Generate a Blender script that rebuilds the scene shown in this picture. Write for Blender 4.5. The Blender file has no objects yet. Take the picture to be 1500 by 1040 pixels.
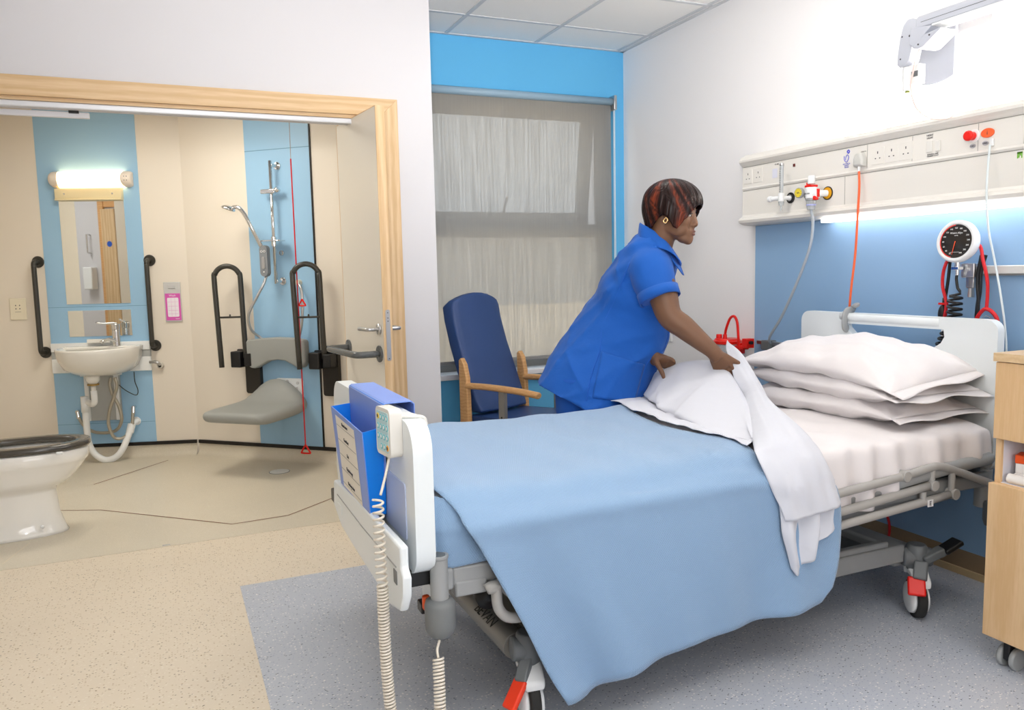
import bpy, bmesh, math, random
import numpy as np
from mathutils import Vector, Matrix, Quaternion
random.seed(7)
C = bpy.context.scene.collection
V = Vector
PI = math.pi

# ------------------------------------------------------------------ helpers
def lin(c):
    return tuple(((x/255)/12.92 if x/255 <= .04045 else ((x/255+.055)/1.055)**2.4) for x in c)

MATS = {}
def mat(name, rgb, rough=.5, metal=0, bump=None, emit=None, spec=.5, trans=0, coat=0, sheen=0, ior=1.45, sss=0):
    if name in MATS: return MATS[name]
    m = bpy.data.materials.new(name); m.use_nodes = True
    nt = m.node_tree; b = nt.nodes['Principled BSDF']
    c = lin(rgb)
    b.inputs['Base Color'].default_value = (*c, 1)
    b.inputs['Roughness'].default_value = rough
    b.inputs['Metallic'].default_value = metal
    b.inputs['Specular IOR Level'].default_value = spec
    b.inputs['Transmission Weight'].default_value = trans
    b.inputs['Coat Weight'].default_value = coat
    b.inputs['Sheen Weight'].default_value = sheen
    b.inputs['IOR'].default_value = ior
    if sss:
        b.inputs['Subsurface Weight'].default_value = sss
        b.inputs['Subsurface Radius'].default_value = (.01, .004, .002)
    if emit:
        b.inputs['Emission Color'].default_value = (*lin(emit[0]), 1)
        b.inputs['Emission Strength'].default_value = emit[1]
    if bump:
        kind, scale, strength, dist = bump
        tc = nt.nodes.new('ShaderNodeTexCoord')
        if kind == 'noise':
            t = nt.nodes.new('ShaderNodeTexNoise'); t.inputs['Scale'].default_value = scale
            t.inputs['Detail'].default_value = 4
            h = t.outputs['Fac']
        elif kind == 'voronoi':
            t = nt.nodes.new('ShaderNodeTexVoronoi'); t.inputs['Scale'].default_value = scale
            h = t.outputs['Distance']
        nt.links.new(tc.outputs['Object'], t.inputs['Vector'])
        bp = nt.nodes.new('ShaderNodeBump'); bp.inputs['Strength'].default_value = strength
        bp.inputs['Distance'].default_value = dist
        nt.links.new(h, bp.inputs['Height']); nt.links.new(bp.outputs['Normal'], b.inputs['Normal'])
    MATS[name] = m
    return m

def N(nt, t, **kw):
    n = nt.nodes.new('ShaderNode'+t)
    for k, v in kw.items():
        if k in n.inputs: n.inputs[k].default_value = v
        else: setattr(n, k, v)
    return n

def wood(name, rgb1, rgb2, axis=2, scale=1., rough=.45):
    if name in MATS: return MATS[name]
    m = mat(name, rgb1, rough); nt = m.node_tree; b = nt.nodes['Principled BSDF']
    tc = N(nt, 'TexCoord'); mp = N(nt, 'Mapping')
    s = [14*scale, 14*scale, 14*scale]; s[axis] = 1.1*scale
    mp.inputs['Scale'].default_value = s
    n1 = N(nt, 'TexNoise', Scale=1.2, Detail=3.)
    wv = N(nt, 'TexWave', Scale=.9, Distortion=7., Detail=3.); wv.bands_direction = 'X' if axis != 0 else 'Z'
    n2 = N(nt, 'TexNoise', Scale=9., Detail=5.)
    nt.links.new(tc.outputs['Object'], mp.inputs['Vector'])
    for n in (n1, wv, n2): nt.links.new(mp.outputs['Vector'], n.inputs['Vector'])
    mx = N(nt, 'Math', operation='MULTIPLY_ADD'); mx.inputs[1].default_value = .5
    nt.links.new(wv.outputs['Fac'], mx.inputs[0]); nt.links.new(n2.outputs['Fac'], mx.inputs[2])
    cr = N(nt, 'ValToRGB')
    cr.color_ramp.elements[0].position = .3; cr.color_ramp.elements[0].color = (*lin(rgb1), 1)
    cr.color_ramp.elements[1].position = 1.0; cr.color_ramp.elements[1].color = (*lin(rgb2), 1)
    nt.links.new(mx.outputs[0], cr.inputs['Fac']); nt.links.new(cr.outputs['Color'], b.inputs['Base Color'])
    return m

def speckle(name, base, specks, scale=160., rough=.45):
    """vinyl sheet with small flecks; specks = [(rgb, threshold, seed_offset)]"""
    if name in MATS: return MATS[name]
    m = mat(name, base, rough); nt = m.node_tree; b = nt.nodes['Principled BSDF']
    tc = N(nt, 'TexCoord'); cur = None
    big = N(nt, 'TexNoise', Scale=2.5, Detail=2.)
    nt.links.new(tc.outputs['Object'], big.inputs['Vector'])
    mixb = N(nt, 'MixRGB', blend_type='MIX'); mixb.inputs['Color1'].default_value = (*lin(base), 1)
    mixb.inputs['Color2'].default_value = (*[x*.9 for x in lin(base)], 1)
    nt.links.new(big.outputs['Fac'], mixb.inputs['Fac']); cur = mixb.outputs['Color']
    for i, (rgb, th, sc) in enumerate(specks):
        mp = N(nt, 'Mapping'); mp.inputs['Location'].default_value = (3.1*i, 7.7*i, 0)
        mp.inputs['Rotation'].default_value = (0, 0, .7*i)
        mp.inputs['Scale'].default_value = (1, 1.6, 1)
        vo = N(nt, 'TexVoronoi', Scale=scale*sc)
        nt.links.new(tc.outputs['Object'], mp.inputs['Vector']); nt.links.new(mp.outputs['Vector'], vo.inputs['Vector'])
        # choose a share of cells by their random colour, and only their centres
        sep = N(nt, 'SeparateColor'); nt.links.new(vo.outputs['Color'], sep.inputs['Color'])
        lt = N(nt, 'Math', operation='LESS_THAN'); lt.inputs[1].default_value = th
        nt.links.new(sep.outputs[0], lt.inputs[0])
        d = N(nt, 'Math', operation='LESS_THAN'); d.inputs[1].default_value = .34
        nt.links.new(vo.outputs['Distance'], d.inputs[0])
        mu = N(nt, 'Math', operation='MULTIPLY'); nt.links.new(lt.outputs[0], mu.inputs[0]); nt.links.new(d.outputs[0], mu.inputs[1])
        mx = N(nt, 'MixRGB', blend_type='MIX'); mx.inputs['Color2'].default_value = (*lin(rgb), 1)
        nt.links.new(mu.outputs[0], mx.inputs['Fac']); nt.links.new(cur, mx.inputs['Color1']); cur = mx.outputs['Color']
    nt.links.new(cur, b.inputs['Base Color'])
    return m

def catmull(P, n, closed=False):
    """P: array (k, ...) -> resampled with n samples per span"""
    P = np.asarray(P, float); k = len(P); out = []
    spans = k if closed else k-1
    for i in range(spans):
        if closed: p0, p1, p2, p3 = P[(i-1) % k], P[i], P[(i+1) % k], P[(i+2) % k]
        else:
            p1, p2 = P[i], P[i+1]
            p0 = P[i-1] if i > 0 else 2*p1-p2
            p3 = P[i+2] if i+2 < k else 2*p2-p1
        for j in range(n):
            t = j/n
            out.append(.5*((2*p1)+(-p0+p2)*t+(2*p0-5*p1+4*p2-p3)*t*t+(-p0+3*p1-3*p2+p3)*t**3))
    if not closed: out.append(P[-1])
    return np.array(out)

class B:
    """collects shapes into one bmesh, then links them as ONE object"""
    def __init__(s, M=None):
        s.bm = bmesh.new(); s.M = M or Matrix()
    def v(s, p): return s.bm.verts.new(s.M @ V(p))
    def face(s, vs):
        try: return s.bm.faces.new(vs)
        except ValueError: return None
    def box(s, x0, x1, y0, y1, z0, z1, rot=None, c=None):
        vs = []
        R = rot.to_matrix() if isinstance(rot, Quaternion) else rot
        cc = V(c) if c is not None else V(((x0+x1)/2, (y0+y1)/2, (z0+z1)/2))
        for z in (z0, z1):
            for (x, y) in ((x0, y0), (x1, y0), (x1, y1), (x0, y1)):
                p = V((x, y, z))
                if R is not None: p = cc + R @ (p-cc)
                vs.append(s.v(p))
        for f in ((3, 2, 1, 0), (4, 5, 6, 7), (0, 1, 5, 4), (1, 2, 6, 5), (2, 3, 7, 6), (3, 0, 4, 7)):
            s.face([vs[i] for i in f])
        return s
    def ring(s, c, ax, r, seg, ref=None, r2=None):
        ax = V(ax).normalized()
        ref = V(ref) if ref is not None else (V((0, 0, 1)) if abs(ax.z) < .9 else V((1, 0, 0)))
        u = ref.cross(ax).normalized(); w = ax.cross(u)
        r2 = r if r2 is None else r2
        return [s.v(V(c)+u*math.cos(2*PI*i/seg)*r+w*math.sin(2*PI*i/seg)*r2) for i in range(seg)]
    def bridge(s, a, b):
        n = len(a)
        for i in range(n): s.face([a[i], a[(i+1) % n], b[(i+1) % n], b[i]])
    def cyl(s, p0, p1, r0, r1=None, seg=24, cap=True):
        r1 = r0 if r1 is None else r1
        p0, p1 = V(p0), V(p1); ax = p1-p0
        a = s.ring(p0, ax, r0, seg); b = s.ring(p1, ax, r1, seg); s.bridge(a, b)
        if cap: s.face(a[::-1]); s.face(b)
        return s
    def tube(s, pts, r, seg=10, n=6, smooth=True, closed=False, cap=True, flat=1.):
        P = catmull(pts, n, closed) if smooth else np.array(pts, float)
        k = len(P)
        if isinstance(r, (list, tuple)):
            R = catmull(np.array(r, float)[:, None], n, closed)[:, 0] if smooth else np.array(r, float)
        else: R = [r]*k
        rings = []; prev = None
        for i in range(k):
            if closed: t = V(P[(i+1) % k]-P[(i-1) % k])
            else: t = V(P[min(i+1, k-1)]-P[max(i-1, 0)])
            t.normalize()
            if prev is None:
                ref = V((0, 0, 1)) if abs(t.z) < .9 else V((1, 0, 0))
                u = ref.cross(t).normalized()
            else:
                u = (prev - t*prev.dot(t)).normalized()
            prev = u; w = t.cross(u)
            rings.append([s.v(V(P[i])+(u*math.cos(2*PI*j/seg)+w*math.sin(2*PI*j/seg)*flat)*R[i]) for j in range(seg)])
        for i in range(k-1): s.bridge(rings[i], rings[i+1])
        if closed: s.bridge(rings[-1], rings[0])
        elif cap: s.face(rings[0][::-1]); s.face(rings[-1])
        return s
    def lathe(s, prof, o=(0, 0, 0), ax=(0, 0, 1), seg=32, sc=1.):
        ax = V(ax).normalized(); prev = None
        for (r, h) in prof:
            c = V(o)+ax*h
            ring = s.ring(c, ax, max(r, 1e-5), seg)
            if prev: s.bridge(prev, ring)
            else: s.face(ring[::-1])
            prev = ring
        s.face(prev); return s
    def loft(s, rings, cap=True, closed=True):
        """rings: list of equal-length point lists"""
        prev = None; R = []
        for rg in rings:
            cur = [s.v(p) for p in rg]
            if prev:
                n = len(cur)
                for i in range(n if closed else n-1): s.face([prev[i], prev[(i+1) % n], cur[(i+1) % n], cur[i]])
            prev = cur; R.append(cur)
        if cap: s.face(R[0][::-1]); s.face(R[-1])
        return s
    def net(s, net, nu=6, nv=6, cu=False, cv=False):
        """smooth surface through a control net (rows x cols x 3)"""
        A = np.asarray(net, float)
        A = catmull(A, nu, cu); A = np.swapaxes(catmull(np.swapaxes(A, 0, 1), nv, cv), 0, 1)
        return s.gridpts(A, cu, cv)
    def gridpts(s, A, cu=False, cv=False):
        n, m = A.shape[:2]
        vs = [[s.v(A[i, j]) for j in range(m)] for i in range(n)]
        for i in range(n if cu else n-1):
            for j in range(m if cv else m-1):
                s.face([vs[i][j], vs[(i+1) % n][j], vs[(i+1) % n][(j+1) % m], vs[i][(j+1) % m]])
        return s
    def prism(s, outer, fn, d0, d1, holes=()):
        """outline (u,v) with holes, extruded from depth d0 to d1; fn(u,v,d)->xyz"""
        loops = [outer]+list(holes)
        tb = bmesh.new(); L = []
        es = []
        for lp in loops:
            vs = [tb.verts.new((p[0], p[1], 0)) for p in lp]; L.append(vs)
            es += [tb.edges.new((vs[i], vs[(i+1) % len(vs)])) for i in range(len(vs))]
        bmesh.ops.triangle_fill(tb, edges=es, use_beauty=True)
        tb.verts.index_update()
        va = [s.v(fn(v.co.x, v.co.y, d0)) for v in tb.verts]; vb = [s.v(fn(v.co.x, v.co.y, d1)) for v in tb.verts]
        for f in tb.faces:
            ix = [v.index for v in f.verts]
            s.face([va[i] for i in ix]); s.face([vb[i] for i in ix[::-1]])
        for vs in L:
            for i in range(len(vs)):
                a, b = vs[i].index, vs[(i+1) % len(vs)].index
                s.face([va[a], va[b], vb[b], vb[a]])
        tb.free(); return s
    def ell(s, c, r, rot=None, seg=24, rings=14):
        R = rot.to_matrix() if isinstance(rot, Quaternion) else (rot or Matrix.Identity(3))
        rows = []
        for i in range(1, rings):
            th = PI*i/rings
            rows.append([s.v(V(c)+R @ V((r[0]*math.sin(th)*math.cos(2*PI*j/seg), r[1]*math.sin(th)*math.sin(2*PI*j/seg), r[2]*math.cos(th)))) for j in range(seg)])
        for a, b in zip(rows, rows[1:]): s.bridge(a, b)
        t = s.v(V(c)+R @ V((0, 0, r[2]))); bt = s.v(V(c)-R @ V((0, 0, r[2])))
        for j in range(seg):
            s.face([t, rows[0][j], rows[0][(j+1) % seg]]); s.face([bt, rows[-1][(j+1) % seg], rows[-1][j]])
        return s
    def obj(s, name, m, parent=None, smooth=False, bevel=0, seg=2, sub=0, solid=0, angle=35, off=0):
        bmesh.ops.remove_doubles(s.bm, verts=s.bm.verts, dist=1e-6)
        bmesh.ops.recalc_face_normals(s.bm, faces=s.bm.faces)
        me = bpy.data.meshes.new(name); s.bm.to_mesh(me); s.bm.free()
        o = bpy.data.objects.new(name, me); C.objects.link(o)
        for mm in (m if isinstance(m, (list, tuple)) else [m]): me.materials.append(mm)
        if solid:
            md = o.modifiers.new('solid', 'SOLIDIFY'); md.thickness = solid; md.offset = off
        if bevel:
            md = o.modifiers.new('bevel', 'BEVEL'); md.width = bevel; md.segments = seg; md.limit_method = 'ANGLE'
            md.angle_limit = math.radians(angle)
        if sub:
            md = o.modifiers.new('sub', 'SUBSURF'); md.levels = sub; md.render_levels = sub
        if smooth or bevel or sub:
            me.polygons.foreach_set('use_smooth', [True]*len(me.polygons))
            if not smooth and not sub:
                try:
                    me.set_sharp_from_angle(angle=math.radians(40))
                except Exception: pass
        if parent is not None: par(o, parent)
        return o

def par(o, p):
    o.parent = p
    o.matrix_parent_inverse = world(p).inverted()
def world(o):
    M = Matrix.Translation(o.location) @ o.rotation_euler.to_matrix().to_4x4()
    if o.parent: M = world(o.parent) @ o.matrix_parent_inverse @ M
    return M

def tag(o, label, cat, group=None):
    o['label'] = label; o['category'] = cat
    if group: o['group'] = group
    return o
def thing(name, label, cat, loc, group=None):
    o = bpy.data.objects.new(name, None); C.objects.link(o); o.location = loc; o.empty_display_size = .05
    return tag(o, label, cat, group)
def struct(o): o['kind'] = 'structure'; return o

def copy_tree(o, delta, label=None, parent=None, rot=None):
    c = o.copy(); C.objects.link(c)
    if parent is None:
        c.location = o.location + V(delta)
        if label: c['label'] = label
    else: c.parent = parent
    for ch in [x for x in bpy.data.objects if x.parent == o]: copy_tree(ch, delta, None, c)
    return c

def text(name, s, size, M, m, parent=None, ext=.0004, align='CENTER', sx=1., shear=0):
    cu = bpy.data.curves.new(name, 'FONT'); cu.body = s; cu.size = size; cu.extrude = ext
    cu.align_x = align; cu.align_y = 'CENTER'; cu.shear = shear
    o = bpy.data.objects.new(name, cu); C.objects.link(o)
    dg = bpy.context.evaluated_depsgraph_get()
    me = bpy.data.meshes.new_from_object(o.evaluated_get(dg))
    bpy.data.objects.remove(o); me.name = name
    for v in me.vertices: v.co.x *= sx
    me.transform(M)
    o = bpy.data.objects.new(name, me); C.objects.link(o); me.materials.clear(); me.materials.append(m)
    if parent is not None: par(o, parent)
    return o
def frameM(o, x, y):
    """matrix whose local x,y axes are the given world directions (text plane), origin o"""
    x = V(x).normalized(); y = V(y).normalized(); z = x.cross(y)
    return Matrix(((x.x, y.x, z.x, o[0]), (x.y, y.y, z.y, o[1]), (x.z, y.z, z.z, o[2]), (0, 0, 0, 1)))

def rrect(x0, x1, y0, y1, r, n=6):
    pts = []
    rs = r if isinstance(r, (list, tuple)) else [r]*4   # order: (x1,y1),(x0,y1),(x0,y0),(x1,y0)
    for (cx, cy, a, q) in ((x1, y1, 0, 0), (x0, y1, 90, 1), (x0, y0, 180, 2), (x1, y0, 270, 3)):
        rr = max(rs[q], 1e-4)
        ccx = cx-rr if cx == x1 else cx+rr; ccy = cy-rr if cy == y1 else cy+rr
        for i in range(n+1):
            t = math.radians(a+90*i/n); pts.append((ccx+rr*math.cos(t), ccy+rr*math.sin(t)))
    return pts

# ------------------------------------------------------------------ materials
M_white = mat('white wall paint', (215, 214, 217), .85, bump=('noise', 260, .03, .002))
M_wallr = mat('white side wall paint', (240, 239, 240), .85)
M_sky = mat('sky blue paint', (98, 184, 234), .8)
M_panelblue = mat('bedhead blue panel', (142, 178, 214), .45)
M_brown = mat('brown vinyl skirting', (150, 128, 100), .5)
M_ceil = mat('ceiling tile', (242, 242, 240), .95, bump=('noise', 90, .15, .003))
M_tbar = mat('ceiling grid bar', (205, 208, 212), .5)
M_oak = wood('ash veneer', (226, 198, 158), (206, 172, 128), 2, .8)
M_oakx = wood('ash veneer header', (224, 196, 156), (206, 172, 128), 0, .8)
M_locker = wood('maple laminate', (228, 194, 150), (216, 178, 130), 2, 1.6, .4)
M_beech = wood('beech wood', (226, 180, 124), (210, 158, 102), 0, 1.3, .4)
M_cream = mat('cream wall cladding', (230, 221, 207), .6)
M_bathblue = mat('pale blue cladding', (154, 194, 224), .4)
M_black = mat('black seal', (22, 18, 15), .5)
M_chrome = mat('chrome', (225, 225, 225), .12, 1)
M_steel = mat('brushed steel', (200, 200, 200), .32, 1)
M_grab = mat('charcoal grab rail', (58, 56, 50), .3)
M_grab2 = mat('grey grab rail', (92, 94, 94), .25)
M_ceramic = mat('white ceramic', (238, 236, 230), .12, coat=.4)
M_plas = mat('white plastic', (238, 240, 240), .35)
M_offw = mat('ivory plastic', (228, 226, 220), .4)
M_trunk = mat('cream trunking', (232, 229, 222), .4)
M_grey = mat('grey bed metal', (156, 158, 158), .38)
M_greyd = mat('dark grey plastic', (104, 108, 110), .45)
M_greym = mat('mid grey plastic', (114, 117, 118), .45)
M_blk = mat('black plastic', (24, 24, 25), .4)
M_tyre = mat('rubber tyre', (40, 39, 37), .7)
M_red = mat('red plastic', (225, 25, 14), .35)
M_redcord = mat('red cord', (205, 28, 36), .5)
M_orange = mat('orange cable', (240, 105, 60), .45)
M_sheet = mat('white cotton', (212, 214, 222), .9, sheen=.2, bump=('noise', 18, .25, .01))
M_pillow = mat('pillowcase cotton', (232, 227, 227), .9, sheen=.2, bump=('noise', 14, .3, .012))
M_tube = mat('clear grey tubing', (196, 204, 210), .25, trans=.25)
M_dark = mat('dark print', (60, 60, 66), .6)
M_mirror = mat('mirror glass', (235, 238, 236), .02, 1)
M_rubgrey = mat('grey seat foam', (152, 154, 150), .6)

M_floor = speckle('cream speckled vinyl', (224, 211, 190), [((176, 154, 122), .20, 1.), ((110, 92, 72), .06, 1.), ((226, 216, 198), .25, .8)], 110)
M_floorb = speckle('blue speckled vinyl', (188, 193, 202), [((228, 224, 222), .2, .9), ((84, 88, 102), .08, 1.), ((156, 164, 184), .25, 1.1)], 110)
M_floorw = speckle('wet room vinyl', (212, 203, 184), [((192, 182, 160), .3, 1.6), ((226, 218, 202), .3, 1.5)], 160, .4)

# knitted cotton blanket: fine diagonal honeycomb
def knit():
    m = mat('knitted blanket', (136, 166, 198), .95, sheen=.3); nt = m.node_tree; b = nt.nodes['Principled BSDF']
    tc = N(nt, 'TexCoord'); mp = N(nt, 'Mapping'); mp.inputs['Scale'].default_value = (210, 210, 210)
    mp.inputs['Rotation'].default_value = (.5, .35, .6)
    ck = N(nt, 'TexVoronoi', Scale=1., Randomness=.0)
    nt.links.new(tc.outputs['Object'], mp.inputs['Vector']); nt.links.new(mp.outputs['Vector'], ck.inputs['Vector'])
    n = N(nt, 'TexNoise', Scale=9., Detail=3.); nt.links.new(tc.outputs['Object'], n.inputs['Vector'])
    ad = N(nt, 'Math', operation='MULTIPLY_ADD'); ad.inputs[1].default_value = .35
    nt.links.new(ck.outputs['Distance'], ad.inputs[0]); nt.links.new(n.outputs['Fac'], ad.inputs[2])
    bp = N(nt, 'Bump', Strength=.9, Distance=.005)
    nt.links.new(ad.outputs[0], bp.inputs['Height']); nt.links.new(bp.outputs['Normal'], b.inputs['Normal'])
    return m
M_blanket = knit()

# ------------------------------------------------------------------ room shell
ZC = 2.71; XR = 2.91; YB = 4.72; YP = 4.03
def sbox(name, m, *b, bevel=0, parent=None):
    o = B().box(*b).obj(name, m, parent, bevel=bevel)
    if parent is None: struct(o)
    return o
fl = sbox('floor', M_floor, -2.6, XR, -1.8, 4.04, -.05, 0)
# floor of the window alcove
B().box(1.21, XR, 4.04, 4.95, -.05, 0).obj('alcove_floor', M_floor, fl)
B().box(.21, XR, -1.8, 3.353, 0, .0015).obj('blue_inlay', M_floorb, fl)
# wet room floor
bw = [(-1.25, 4.04), (1.21, 4.04), (1.21, 5.14), (.16, 6.10), (-1.25, 6.535)]
o = B().prism(bw, lambda u, v, d: (u, v, d), -.05, 0).obj('floor_bathroom', M_floorw); struct(o)
def seam(pts, w=.004, m=None):
    b = B()
    for p, q in zip(pts, pts[1:]):
        p, q = V((*p, .0)), V((*q, .0)); d = (q-p).normalized(); n = V((-d.y, d.x, 0))*w/2
        vs = [b.v(p+n+V((0, 0, .0012))), b.v(q+n+V((0, 0, .0012))), b.v(q-n+V((0, 0, .0012))), b.v(p-n+V((0, 0, .0012)))]
        b.face(vs)
    return b
M_seam = mat('brown weld seam', (120, 66, 40), .6)
seam([(-.48, 5.5), (-.05, 5.99)], .008).obj('weld_seam', M_seam, o)
seam([(-.7, 5.0), (-.40, 4.86), (.245, 4.245), (.53, 4.262), (.87, 4.53)], .007).obj('weld_seam', M_seam, o)
seam([(-.75, 4.12), (-.68, 4.40)], .004).obj('weld_seam', mat('pale weld seam', (222, 210, 186), .6), o)
B().box(-1.05, 1.05, 4.03, 4.045, 0, .002).obj('threshold_line', M_floorw, o)

# ceiling with suspended grid
ce = sbox('ceiling', M_ceil, -2.6, XR, -1.8, 4.95, ZC, ZC+.05)
gb = B()
y = 4.343
while y > -1.8: gb.box(-2.6, XR, y-.012, y+.012, ZC-.004, ZC+.001); y -= .598
x = 2.855
while x > -2.6: gb.box(x-.012, x+.012, -1.8, 4.72, ZC-.0045, ZC+.001); x -= .60
gb.box(-2.6, XR, YB-.024, YB, ZC-.006, ZC+.001); gb.box(XR-.024, XR, -1.8, YB, ZC-.006, ZC+.001)
gb.obj('ceiling_grid', M_tbar, ce)
sbox('ceiling_bathroom', M_white, -1.25, 1.21, 4.17, 6.6, 2.45, 2.5); sbox('sun_block_slab', M_white, -3.0, 1.3, 4.1, 6.9, 2.56, 2.66)  # upper slab is unseen, added to stop sun leaking into the bathroom

# headboard wall
wr = sbox('wall_right', M_wallr, XR, XR+.12, -1.8, 4.95, -.05, ZC+.05)
B().box(XR-.012, XR+.001, .2, 3.386, .105, 1.50).obj('blue_panel', M_panelblue, wr, bevel=.001)
bs = sbox('baseboard_right', M_brown, XR-.008, XR+.001, -1.8, YB, 0, .105)
B().box(XR-.016, XR, -1.8, YB, 0, .03).obj('skirting_strip', mat('tan skirting strip', (196, 172, 132), .5), bs, bevel=.002)

# back wall with the window opening
def wall_open(name, m, x0, x1, z0, z1, ox0, ox1, oz0, oz1, y0, y1):
    b = B().prism([(x0, z0), (x1, z0), (x1, z1), (x0, z1)], lambda u, v, d: (u, d, v), y0, y1,
                  holes=[[(ox0, oz0), (ox1, oz0), (ox1, oz1), (ox0, oz1)]])
    return struct(b.obj(name, m))
wall_open('wall_back', M_sky, 1.21, XR+.12, -.05, ZC+.05, 1.40, 2.835, .62, 2.405, YB, YB+.25)
sb_ = sbox('baseboard_back', M_brown, 1.33, XR-.02, YB-.008, YB, 0, .105)

# partition with the wide doorway
pt = B().prism([(-2.6, -.05), (-1.05, -.05), (-1.05, 2.06), (1.05, 2.06), (1.05, -.05), (1.33, -.05), (1.33, ZC+.05), (-2.6, ZC+.05)],
               lambda u, v, d: (u, d, v), YP, YP+.14).obj('wall_partition', M_white); struct(pt)
sbox('wall_alcove', M_white, 1.21, 1.33, YP+.14, YB, -.05, ZC+.05)
sbox('wall_left', M_white, -2.72, -2.6, -1.8, 4.17, -.05, ZC+.05)
sbox('wall_front', M_white, -2.6, XR, -1.92, -1.8, -.05, ZC+.05)

# ash architrave round the doorway
df = bpy.data.objects.new('trim_1', None); C.objects.link(df); df.location = (0, YP, 0); struct(df)
B().prism([(-1.14, 2.06), (1.05, 2.06), (1.14, 2.145), (-1.14, 2.145)], lambda u, v, d: (u, d, v), YP-.02, YP+.0).obj('header_board', M_oakx, df, bevel=.002)
B().prism([(1.05, 0), (1.14, 0), (1.14, 2.145), (1.05, 2.06)], lambda u, v, d: (u, d, v), YP-.02, YP+.0).obj('side_board', M_oak, df, bevel=.002)
B().box(1.03, 1.05, YP-.012, YP+.14, 0, 2.06).obj('jamb_lining', M_oak, df)
B().box(-1.05, 1.03, YP, YP+.14, 2.045, 2.06).obj('head_lining', M_oakx, df)
# sliding gear under the header
tr = bpy.data.objects.new('trim_2', None); C.objects.link(tr); tr.location = (0, YP+.05, 2.03); struct(tr)
B().box(-1.05, .99, YP+.004, YP+.022, 2.018, 2.045).obj('track_rail', mat('satin aluminium', (214, 216, 220), .35, .2), tr, bevel=.006, seg=3)
B().box(-1.05, .99, YP+.05, YP+.08, 2.022, 2.045).obj('track_channel', M_white, tr, bevel=.002)
B().box(-1.05, -.26, YP+.085, YP+.11, 1.995, 2.02).obj('slide_arm', mat('white painted arm', (232, 232, 236), .4), tr, bevel=.003)
B().box(-.34, -.30, YP+.06, YP+.075, 2.012, 2.022).obj('slide_screw', M_black, tr)

# bathroom walls
P_L = V((-.75, 6.38, 0)); D_L = V((.91, -.28, 0)).normalized()
P_R = V((.16, 6.10, 0)); D_R = V((.83, -.77, 0)).normalized()
def wallM(P, D):   # local x along wall, y = out of the wall towards the room, z up
    n = V((D.y, -D.x, 0))
    if n.y > 0: n = -n
    return Matrix(((D.x, n.x, 0, P.x), (D.y, n.y, 0, P.y), (0, 0, 1, 0), (0, 0, 0, 1)))
ML, MR = wallM(P_L, D_L), wallM(P_R, D_R)
LC = .952  # length to the corner
wl = struct(B(ML).box(-.53, LC+.06, -.1, 0, -.05, 2.5).obj('wall_basin', M_cream))
B(ML).box(.0, .663, 0, .004, .10, 2.46).obj('blue_panel', M_bathblue, wl, bevel=.0005)
sm = B(ML)
for z in (1.086, .255): sm.box(.0, .663, .004, .0046, z-.0015, z+.0015)
sm.obj('panel_seam', mat('panel joint', (110, 150, 180), .6), wl)
wrr = struct(B(MR).box(-.06, 1.46, -.1, 0, -.05, 2.5).obj('wall_shower', M_cream))
B(MR).box(.54, 1.048, 0, .004, .10, 2.46).obj('blue_panel', M_bathblue, wrr, bevel=.0005)
sm = B(MR); sm.box(.54, 1.048, .004, .0046, 2.108, 2.113); sm.obj('panel_seam', MATS['panel joint'], wrr)
B(MR).box(1.048, 1.058, 0, .008, .10, 2.46).obj('black_joint', M_black, wrr)
sbox('wall_bathroom_left', M_cream, -1.35, -1.25, 5.42, 6.6, -.05, 2.5)
sbox('wall_cistern', M_cream, -1.35, -1.25, 4.17, 4.80, -.05, 2.5)
# lobby beyond the bathroom, which the mirror looks into
struct(B().box(-2.9, -1.25, 4.17, 6.6, -.05, 0).obj('floor_lobby', M_floorw)); sbox('ceiling_lobby', M_white, -2.9, -1.35, 4.17, 6.6, 2.5, 2.55)
sbox('wall_lobby_left', M_white, -3.0, -2.9, 4.0, 6.6, -.05, 2.5); sbox('wall_lobby_back', M_white, -2.9, -1.35, 6.6, 6.7, -.05, 2.5)
d3 = bpy.data.objects.new('door_3', None); C.objects.link(d3); d3.location = (-1.9, 4.17, 0); struct(d3)
B().box(-1.99, -1.93, 4.171, 4.20, 0, 2.04).box(-1.93, -1.40, 4.171, 4.19, 1.98, 2.04).obj('door_frame', M_beech, d3, bevel=.002)
B().box(-1.93, -1.78, 4.20, 4.24, 0, 1.96).obj('door_leaf', M_oak, d3, bevel=.002)
B().cyl((-1.85, 4.24, 1.62), (-1.85, 4.2415, 1.62), .028, seg=24).obj('door_sign', mat('blue sign', (40, 90, 190), .5), d3)
dp = thing('towel_dispenser', 'white towel dispenser on the lobby wall, seen only in the mirror', 'dispenser', (-2.1, 4.2, 1.3))
B().box(-2.16, -2.06, 4.17, 4.26, 1.18, 1.40).obj('dispenser_body', M_plas, dp, bevel=.01)
B().tube([(-2.11, 4.18, 1.72), (-2.11, 4.23, 1.72), (-2.11, 4.23, 1.54), (-2.11, 4.18, 1.54)], .008, smooth=False).obj('dispenser_handle', M_steel, dp)
sbox('wall_bathroom_right', M_cream, 1.205, 1.215, 4.17, 5.16, -.05, 2.5)
# coved skirting and black capping line
for nm, M_, u0, u1 in (('baseboard_basin', ML, -.53, LC-.01), ('baseboard_shower', MR, .01, 1.46)):
    prof = [(0, .095)] + [(.045-.045*math.cos(PI/2*i/5) if 0 else .006+.05*(1-math.cos(PI/2*i/5)), .055-.055*math.sin(PI/2*i/5)) for i in range(6)]
    b = B(M_); b.loft([[(u, d, z) for d, z in prof] for u in (u0, u1)], cap=False, closed=False)
    o = struct(b.obj(nm, M_floorw, smooth=True))
    B(M_).box(u0, u1, 0, .012, .084, .108).obj('black_capping', M_black, o)
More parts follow.
